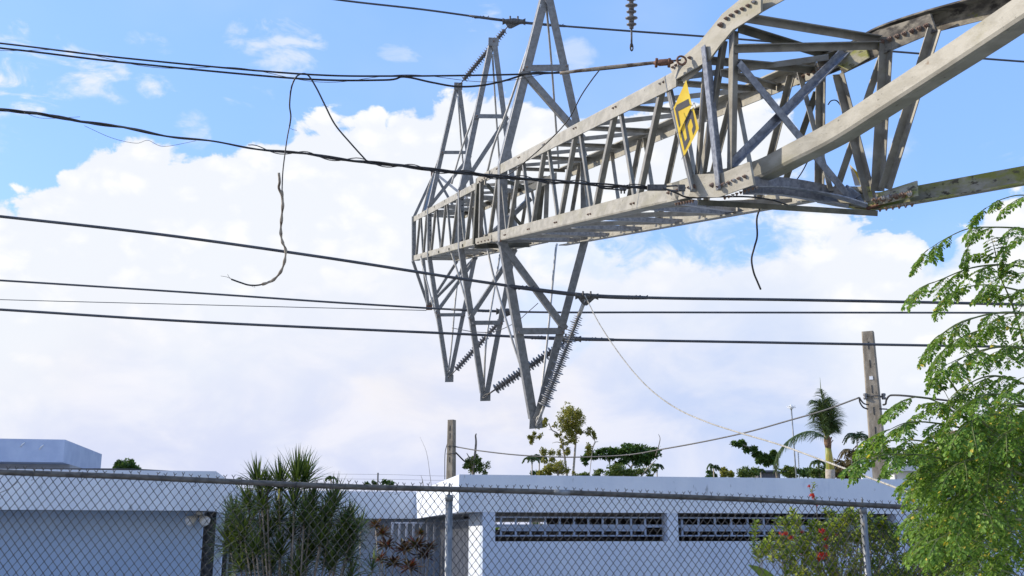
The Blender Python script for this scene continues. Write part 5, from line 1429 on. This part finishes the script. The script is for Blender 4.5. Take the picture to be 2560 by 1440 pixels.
for x, y, z, sc, lab in [(902, 1322, 17.5, 0.95, 'single small rosette of narrow sword leaves against the courtyard wall'), (930, 1425, 17.0, 1.0, 'low spiky rosette at the bottom left of the red leaved plants'), (588, 1222, 22.0, 0.5, 'small dark spiky top peeping out left of the tall dracaena clump')]:
    p = P(x, y, z); t = thing('dracaena', lab, 'plant', Vector((p.x, p.y, 0)))
    lv_ = Leaves(); rosette(lv_, p, Vector((0.02, 0, 1)).normalized(), 34, 0.42 * sc, 0.03, 1.15, 0.9); lv_.build('leaves', L['dracaena'], t)
    MB().tube([Vector((p.x, p.y, 0)), p], 0.012, 6).build('stem', M['bark_pale'], t)
for hs, lab in [([(938, 1315, .8), (955, 1335, .9), (965, 1365, 1.0), (950, 1400, .9), (985, 1410, 1.0)], 'coppery red leaved plant left of and behind the gate bars'),
                ([(1010, 1375, 1.1), (1040, 1365, 1.1), (1060, 1390, 1.0), (1025, 1420, 1.1), (1075, 1370, .7), (1052, 1335, .6)], 'dark red and orange leaved plant seen through the gate bars')]:
    p0 = P(hs[2][0], hs[2][1], 23.2); rt = Vector((p0.x, p0.y, 0)); t = thing('red_leaved_plant', lab, 'plant', rt)
    lv_, st_ = Leaves(), MB()
    for x, y, sc in hs:
        p = P(x, y, 23.2 + rnd.uniform(-.3, .4))
        for k in range(22):
            a = k * 2.399; tl = 0.3 + 1.5 * k / 22
            d = Vector((math.cos(a) * math.sin(tl), math.sin(a) * math.sin(tl), math.cos(tl)))
            lv_.leaf(p, d, (Vector((0, 0, 1)) + rv(.4)).normalized(), 0.30 * sc * rnd.uniform(.7, 1.1), 0.085 * sc, 0.2, 0.35)
        st_.tube([rt + rv(0.05) * 1.0, p], 0.012, 5)
    lv_.build('leaves', L['cordyline'], t); st_.build('stems', M['bark_pale'], t)

# ---- distant vegetation over the roofs
def limb_set(mb, lst, Z, r):
    for px, rr in lst:
        pts = smooth([P(x, y, Z) for x, y in px], 4); n = len(pts)
        mb.tube(pts, [r * rr * (1 - 0.7 * i / (n - 1)) + 0.004 for i in range(n)], 6)
def clump_leaves(lv, cx, cy, Z, rx, ry, n, LL, depth=0.8, flat=0.6):
    K = max(3, int(n / 45)); n = int(n * 2.4); LL *= 0.66
    subs = []
    for k in range(K):
        a, q_ = rnd.uniform(0, 2 * PI), rnd.random() ** 0.5
        subs.append((cx + rx * q_ * math.cos(a), cy + ry * q_ * math.sin(a), Z + rnd.uniform(-1, 1) * depth, rnd.uniform(.28, .6)))
    for i in range(n):
        sx_, sy_, sz_, sr = subs[i % K]
        a, q_ = rnd.uniform(0, 2 * PI), rnd.random() ** 0.6 * sr
        x, y = sx_ + rx * q_ * math.cos(a), sy_ + ry * q_ * math.sin(a) * 1.25
        z = sz_ + rnd.uniform(-.4, .4) * depth * sr
        p = P(x, y, z); d = (rv() + Vector((0, 0, -0.1))).normalized()
        lv.leaf(p, d, (Vector((0, 0, 1)) * flat + rv()).normalized(), LL * rnd.uniform(.6, 1.2), LL * rnd.uniform(.35, .6), 0.1, 0.1)
def leafy(name, label, cat, Z, limbs_, clumps, lmat, LL, tr=0.10, bark='bark', root=None, group=None):
    rx = root or limbs_[0][0][0]; b = P(rx[0], rx[1], Z); b0 = Vector((b.x, b.y, 0))
    t = thing(name, label, cat, b0, group)
    tr = min(tr, 0.0011 * Z); mb = MB(); mb.tube([b0, b], [tr * 1.3, tr], 8); limb_set(mb, limbs_, Z, tr); mb.build('trunk', M[bark], t)
    lv = Leaves()
    for cx, cy, rx_, ry_, n in clumps:
        clump_leaves(lv, cx, cy, Z, rx_, ry_, n, LL, depth=rx_ * Z / F * 0.8)
    lv.build('crown', L[lmat], t)
    return t
# thin olive tree
leafy('sparse_tree', 'thin wind stripped tree with ragged olive tufts, tallest of those above the right roof', 'tree', 46,
      [([(1418, 1195), (1412, 1145), (1405, 1110), (1395, 1085), (1380, 1075), (1372, 1058)], 1.0), ([(1432, 1195), (1438, 1120), (1440, 1080), (1438, 1050), (1432, 1030)], 1.0), ([(1440, 1085), (1455, 1082), (1470, 1084), (1482, 1095), (1488, 1105)], .6), ([(1405, 1108), (1392, 1105), (1380, 1108)], .3), ([(1488, 1105), (1482, 1120), (1478, 1150), (1474, 1190)], .6), ([(1488, 1105), (1496, 1104)], .4), ([(1380, 1075), (1372, 1074)], .3)],
      [(1426, 1048, 26, 26, 980), (1424, 1074, 22, 18, 620), (1432, 1034, 16, 12, 200), (1362, 1056, 14, 12, 170), (1348, 1064, 12, 6, 60), (1328, 1088, 12, 8, 110), (1332, 1102, 9, 8, 80), (1350, 1090, 10, 6, 40), (1455, 1076, 14, 8, 150), (1475, 1080, 12, 8, 120), (1484, 1090, 8, 8, 80), (1477, 1120, 12, 14, 150), (1372, 1128, 16, 11, 170), (1408, 1132, 12, 14, 140), (1412, 1112, 10, 8, 80), (1395, 1088, 8, 6, 50), (1388, 1062, 6, 5, 30), (1416, 1098, 12, 8, 60), (1362, 1150, 8, 10, 40), (1382, 1152, 14, 10, 70), (1434, 1100, 10, 8, 60)], 'olive', 0.15, 0.13, 'bark_pale')
leafy('bushy_plants', 'yellow olive bush low behind the right roof at the foot of the thin tree', 'bush', 44, [([(1395, 1195), (1395, 1170)], 1)], [(1392, 1172, 26, 14, 620), (1368, 1182, 18, 8, 240), (1352, 1186, 10, 6, 60), (1440, 1186, 10, 7, 60)], 'olive', 0.14, 0.05)
leafy('broadleaf_tree', 'dark green broad crowned tree behind the right roof, right of the thin olive tree', 'tree', 50,
      [([(1580, 1200), (1578, 1170), (1590, 1150), (1600, 1130)], 1.0), ([(1578, 1170), (1560, 1150), (1545, 1130)], .6), ([(1600, 1200), (1612, 1160), (1630, 1128)], .5), ([(1560, 1195), (1575, 1170)], .4), ([(1530, 1190), (1524, 1160), (1518, 1145)], .5), ([(1578, 1196), (1595, 1175), (1610, 1150)], .4), ([(1540, 1195), (1548, 1160)], .6)],
      [(1580, 1122, 26, 12, 520), (1612, 1132, 28, 13, 480), (1545, 1128, 22, 11, 360), (1590, 1142, 34, 12, 480), (1520, 1134, 20, 11, 260), (1468, 1140, 18, 9, 220), (1464, 1152, 10, 8, 90), (1555, 1150, 20, 10, 160), (1600, 1155, 20, 10, 200), (1632, 1132, 10, 8, 90), (1500, 1140, 18, 12, 200), (1535, 1168, 14, 14, 120)], 'dark', 0.24, 0.13, 'bark_pale', group=None)
leafy('understorey_bush', 'low green undergrowth with pale bent stems under the dark broad crowned tree', 'bush', 47, [([(1545, 1195), (1550, 1175)], 1), ([(1600, 1195), (1618, 1172), (1640, 1150)], .8), ([(1628, 1195), (1640, 1175)], .8)], [(1540, 1176, 34, 12, 600), (1590, 1182, 30, 8, 400), (1510, 1184, 20, 8, 160), (1625, 1180, 16, 10, 160)], 'mid', 0.17, 0.05, 'bark_pale')
leafy('broken_trunk', 'snapped bare trunk with a skirt of small shoots beside the shorter pole', 'tree', 40, [([(1182, 1200), (1185, 1160), (1190, 1110), (1189, 1090), (1191, 1084)], 1.3), ([(1182, 1170), (1176, 1150), (1167, 1133)], .8)], [(1185, 1160, 16, 18, 420), (1208, 1170, 16, 14, 300), (1170, 1160, 10, 12, 140), (1196, 1145, 8, 8, 80)], 'mid', 0.13, 0.09, 'bark')
leafy('round_tree', 'small round dark green tree top above the left roof', 'tree', 60, [([(318, 1200), (318, 1165)], 1)], [(318, 1166, 30, 13, 640), (300, 1160, 14, 8, 160), (340, 1168, 12, 8, 140)], 'dark', 0.26, 0.14)
leafy('branch_crown', 'dark green leafy branch reaching out left beside the drooping palm frond', 'tree', 44,
      [([(1950, 1240), (1935, 1160), (1900, 1136), (1870, 1118), (1845, 1108), (1832, 1112)], 1.2)],
      [(1840, 1108, 12, 7, 110), (1858, 1110, 12, 7, 120), (1874, 1122, 13, 9, 160), (1890, 1132, 12, 9, 150), (1905, 1142, 15, 10, 220), (1925, 1138, 14, 9, 200), (1915, 1154, 16, 8, 200), (1938, 1142, 10, 8, 110)], 'dark', 0.22, 0.05, root=(1955, 1300))
for i, (x, y, rx_, ry_, n, lm, Z, lab) in enumerate([(1772, 1183, 12, 6, 120, 'dark', 70, 'tiny dark bush on the right roof line, left of the small palm'), (1812, 1180, 14, 8, 240, 'olive', 70, 'yellow green bush just right of the small palm over the right roof'), (1875, 1180, 22, 9, 360, 'mid', 60, 'rounded green bush left of the far low dark roof'),
        (1975, 1176, 16, 9, 300, 'mid', 55, 'green bush at the foot of the antenna mast'), (2020, 1180, 22, 8, 340, 'dark', 55, 'dark bush between the antenna mast and the tall palm trunk'), (2050, 1176, 18, 10, 300, 'mid', 52, 'green bush just left of the yellow palm trunk'), (2108, 1172, 26, 14, 600, 'dry', 48, 'brownish dry bush between the yellow palm trunk and the white column'), (2145, 1160, 18, 26, 600, 'dry', 46, 'shaggy brown and green bush against the white column'),
        (920, 1205, 6, 4, 50, 'dark', 90, 'tiny far bush over the middle roof, leftmost of three'), (936, 1206, 6, 4, 50, 'dark', 90, 'tiny far bush over the middle roof, middle of three'), (966, 1207, 13, 6, 110, 'dark', 90, 'small far bush over the middle roof, right of the thin far pole'), (2290, 1150, 40, 26, 700, 'dark', 50, 'dark bush mass seen through the feathery tree beside the taller pole'), (2420, 1160, 60, 34, 1200, 'dark', 34, 'dark shrubbery deep behind the feathery tree'), (2500, 1240, 80, 60, 1400, 'dark', 16, 'shadowed shrub behind the right end of the fence'), (1340, 1183, 9, 5, 70, 'dark', 60, 'dark tuft under the small umbrella shaped palms'), (1456, 1186, 16, 5, 90, 'mid', 60, 'low tuft between the thin tree and the dark tree')]):
    leafy('bush', lab, 'bush', Z, [([(x, y + 14), (x, y + 6)], 1)], [(x, y + 4, rx_ * 1.15, ry_ * 1.3, int(n * 1.3))], lm, 0.0046 * Z if Z < 60 else 0.0042 * Z, 0.03, group='bushes behind the roofs')

# palms
def palm_frond(lv, mb, px, Z, LL, n, droop=0.7, r=0.02, zs=None, w=0.045, spread=1.0):
    k = len(px)
    pts = smooth([P(x, y, (zs[i] if zs else Z)) for i, (x, y) in enumerate(px)], max(2, 24 // k)); m = len(pts)
    mb.tube(pts, [r * (1 - 0.8 * i / (m - 1)) for i in range(m)], 5)
    T = tangents(pts)
    for i in range(n):
        f = 0.08 + 0.92 * i / (n - 1); j = min(int(f * (m - 1)), m - 2); p = pts[j].lerp(pts[j + 1], f * (m - 1) - j)
        t = T[j]; s_ = t.cross(Vector((0, 0, 1)))
        s_ = s_.normalized() if s_.length > 0.05 else Vector((0, 1, 0))
        ll = LL * math.sin(PI * (0.25 + 0.65 * f)) * rnd.uniform(.8, 1.1)
        for sg_ in (-1, 1):
            d = (s_ * sg_ * spread + t * 0.7 + Vector((0, 0, 0.25)) + rv(0.22)).normalized(); q = p.copy(); pp = [q]
            for u in range(3):
                d = (d + Vector((0, 0, -droop * 0.5))).normalized(); q = q + d * ll / 3; pp.append(q)
            lv.blade(pp, lambda t_: w * (1.0 - 0.9 * t_ * t_), (Vector((0, 0, 1)) + rv(0.8)).normalized())
Zp = 42.0
pr = P(2076, 1200, Zp); rp_ = Vector((pr.x, pr.y, 0))
pm = thing('royal_palm', 'tall palm with yellow green trunk top and one long frond drooping to its left', 'palm tree', rp_)
mb = MB(); mb.tube([rp_, pr, P(2075, 1172, Zp)], [0.22, 0.2, 0.19], 12); mb.build('trunk', M['bark_pale'], pm)
mb = MB(); mb.lathe(P(2077, 1188, Zp), P(2070, 1116, Zp), [(0, 0.13), (0.2, 0.17), (0.6, 0.15), (1, 0.115)], 14); mb.build('crownshaft', M['palm_yellow'], pm)
mb = MB(); mb.lathe(P(2071, 1122, Zp), P(2067, 1088, Zp), [(0, 0.115), (0.4, 0.15), (0.7, 0.15), (1, 0.09)], 10)
mb.tube([P(2075, 1105, Zp), P(2079, 1092, Zp)], 0.03, 5); mb.tube([P(2077, 1108, Zp), P(2083, 1100, Zp)], 0.02, 5); mb.build('leaf_base', M['palm_brown'], pm)
mb = MB(); lv = Leaves()
palm_frond(lv, mb, [(2066, 1098), (2050, 1086), (2025, 1078), (1995, 1086), (1965, 1106), (1945, 1135), (1938, 1176)], Zp - 1, 0.85, 120, 0.9, 0.035, w=0.03)
mb.build('drooping_rachis', M['stem_green'], pm); lv.build('drooping_frond', L['palm'], pm)
lv, mb = Leaves(), MB()
for k, pts in enumerate([[(2068, 1096), (2068, 1050), (2062, 1010), (2052, 975)], [(2068, 1096), (2064, 1050), (2050, 1012), (2032, 1000)], [(2068, 1096), (2070, 1050), (2066, 1012), (2072, 995)], [(2068, 1096), (2074, 1060), (2076, 1025), (2066, 1000)],
                         [(2068, 1096), (2062, 1060), (2048, 1030), (2036, 1040)], [(2068, 1096), (2080, 1070), (2084, 1040), (2078, 1020)], [(2068, 1096), (2058, 1075), (2050, 1050), (2044, 1020)], [(2068, 1096), (2076, 1075), (2082, 1058), (2086, 1070)], [(2068, 1096), (2066, 1060), (2060, 1030), (2048, 1000)]]):
    zz = Zp + (k % 3 - 1) * 0.35
    palm_frond(lv, mb, pts, zz, 0.72, 84, 1.0, 0.03, w=0.034, spread=0.52)
mb.tube([P(2066, 1080, Zp), P(2058, 1010, Zp), P(2052, 975, Zp), P(2050, 944, Zp)], [0.04, 0.03, 0.02, 0.004], 5)
mb.build('rachises', M['stem_green'], pm); lv.build('crown', L['palm'], pm)

def small_palm(x, y, yb, Z, r, n, label, droop=0.8, lm='palm', bx=None, rx=1.0, name='palm_tree'):
    top = P(x, y, Z); b0 = Vector((P(bx or x, yb, Z).x, top.y, 0)); t = thing(name, label, 'palm tree', b0, 'small palms behind the roofs')
    MB().tube([b0, top], [0.0009 * Z, 0.0006 * Z], 8).build('trunk', M['bark_pale'], t)
    lv, mb = Leaves(), MB(); rpx = r
    for k in range(n):
        a = 2 * PI * k / n + rnd.uniform(-.25, .25)
        dx, dz = math.cos(a) * rpx * rx, math.sin(a)
        el_ = rnd.uniform(0.1, 0.8)
        zz = [Z, Z + dz * r * Z / F * .5, Z + dz * r * Z / F * .9, Z + dz * r * Z / F]
        palm_frond(lv, mb, [(x, y), (x + dx * .45, y - rpx * el_ * .9), (x + dx * .95, y - rpx * el_ * .55), (x + dx * 1.3, y + rpx * (0.55 - el_ * .5))], Z, rpx * Z / F * 0.50, 26, droop * .6, 0.012 * Z / 50, zs=zz, w=0.0010 * Z)
    mb.build('rachises', M['stem_green'], t); lv.build('crown', L[lm], t)
small_palm(1330, 1150, 1200, 60, 19, 9, 'small umbrella shaped palm left of the thin tree, nearer its left pair mate', 1.0)
small_palm(1348, 1148, 1200, 61, 17, 9, 'small umbrella shaped palm closest to the thin olive tree', 1.0)
small_palm(1784, 1170, 1200, 60, 15, 9, 'small dark palm above the right roof line, left of the yellow green bush', .8)
small_palm(1642, 1168, 1200, 48, 14, 8, 'small drooping palm at the right end of the dark broad crowned tree', 1.0)
small_palm(2045, 1160, 1200, 55, 17, 9, 'small palm just left of the yellow palm trunk', .8)
small_palm(2142, 1098, 1200, 42, 28, 10, 'palm tuft just left of the taller concrete pole', .8)
small_palm(2128, 1140, 1200, 44, 26, 10, 'brownish shaggy palm left of the white column', 1.1, 'dry')
small_palm(2236, 1138, 1200, 44, 26, 10, 'dark palm just right of the taller concrete pole', .9)
small_palm(2442, 1098, 1300, 26, 44, 14, 'dark palm head behind the upper part of the feathery tree', .8)
small_palm(2490, 1200, 1400, 15, 60, 12, 'dry shaded palm leaves low behind the feathery tree', 1.0, 'dry')
small_palm(828, 1198, 1240, 70, 13, 7, 'tiny palm above the middle roof, right of the tall dracaena clump', 1.0)
small_palm(590, 1206, 1240, 60, 16, 8, 'little dark palm top above the fence rail, left of the dracaena clump', .7)
small_palm(1902, 1178, 1200, 70, 9, 7, 'tiniest palm, on the right roof line between the bushes', .8)

# masts, far pole and its wires
def mast(x0, y0, x1, y1, Z, r, label, head=False):
    a, b = P(x0, y0, Z), P(x1, y1, Z); b0 = Vector((b.x, b.y, 0))
    t = thing('antenna_mast', label, 'mast', b0)
    mb = MB(); mb.tube([b0, b, a], r, 8)
    mb.build('pole', M['post'], t)
    if head:
        mb = MB(); 
        for k in range(4): 
            u = k * PI / 4; mb.tube([a + Vector((math.cos(u) * .22, math.sin(u) * .22, -0.02)), a - Vector((math.cos(u) * .22, math.sin(u) * .22, -0.04))], 0.018, 5)
        mb.lathe(a - Vector((0, 0, 0.1)), a + Vector((0, 0, 0.12)), [(0, 0.07), (0.4, 0.11), (1, 0.05)], 8)
        mb.build('antenna_head', M['white'], t)
    else:
        mb = MB()
        for k in range(9):
            p = b.lerp(a, 0.1 + k * 0.1); mb.tube([p - Vector((.07, 0, 0)), p + Vector((.07, 0, 0))], 0.012, 4)
        mb.build('steps', M['white'], t)
mast(1978, 1018, 1990, 1186, 50, 0.035, 'thin tall mast with a small antenna on top, left of the royal palm', True)
mast(1995, 1130, 1998, 1186, 60, 0.03, 'shorter stepped white mast right of the antenna mast')
a = P(945, 1182, 80); mb = MB(); mb.tube([Vector((a.x, a.y, 0)), a], 0.06, 6); tag(mb.build('utility_pole', M['hardware']), 'thin far pole above the middle roof carrying faint wires', 'utility pole')
for y0, y1, lab in ((1186, 1190, 'faint far wire over the middle roof, upper of two'), (1198, 1201, 'faint far wire over the middle roof, lower of two')):
    mb = MB(); mb.tube(smooth([P(600, y0 - 2, 80), P(945, y0, 80), P(1110, y1, 80), P(1500, y1 + 4, 80)], 5), 0.009, 4); tag(mb.build('power_line', M['wire']), lab, 'wire')
for pp, Z, r, lab in [([(1079, 1222), (1074, 1180), (1066, 1130), (1050, 1092)], 20, 0.006, 'long thin bare stem curving up left of the shorter pole'), ([(1058, 1215), (1056, 1200), (1052, 1188)], 20, 0.01, 'short bare twig standing above the middle fence rail'), ([(1639, 1140), (1650, 1100), (1646, 1085)], 48, 0.03, 'bare spindly stem above the dark broad crowned tree')]:
    mb = MB(); mb.tube(smooth([P(x, y, Z) for x, y in pp], 4), [r * (1 - .7 * i / ((len(pp) - 1) * 4)) for i in range((len(pp) - 1) * 4 + 1)], 5); tag(mb.build('bare_stem', M['bark']), lab, 'stem')

# bark and twigs done; far tree belt along the horizon so the ground meets the sky behind greenery
lv = Leaves()
for i in range(5200):
    x = rnd.uniform(-140, 140); y = 150 + rnd.uniform(-6, 6)
    h = 2.6 + 0.9 * math.sin(x * 0.21) * math.sin(x * 0.057 + 1)
    p = Vector((x, y, rnd.uniform(0, 1) * h)); lv.leaf(p, rv().normalized(), rv().normalized(), 1.6, 1.1)
o = lv.build('far_woodland', L['mid']); o['kind'] = 'stuff'; o['label'] = 'low green tree belt on the horizon behind the houses'; o['category'] = 'woodland'
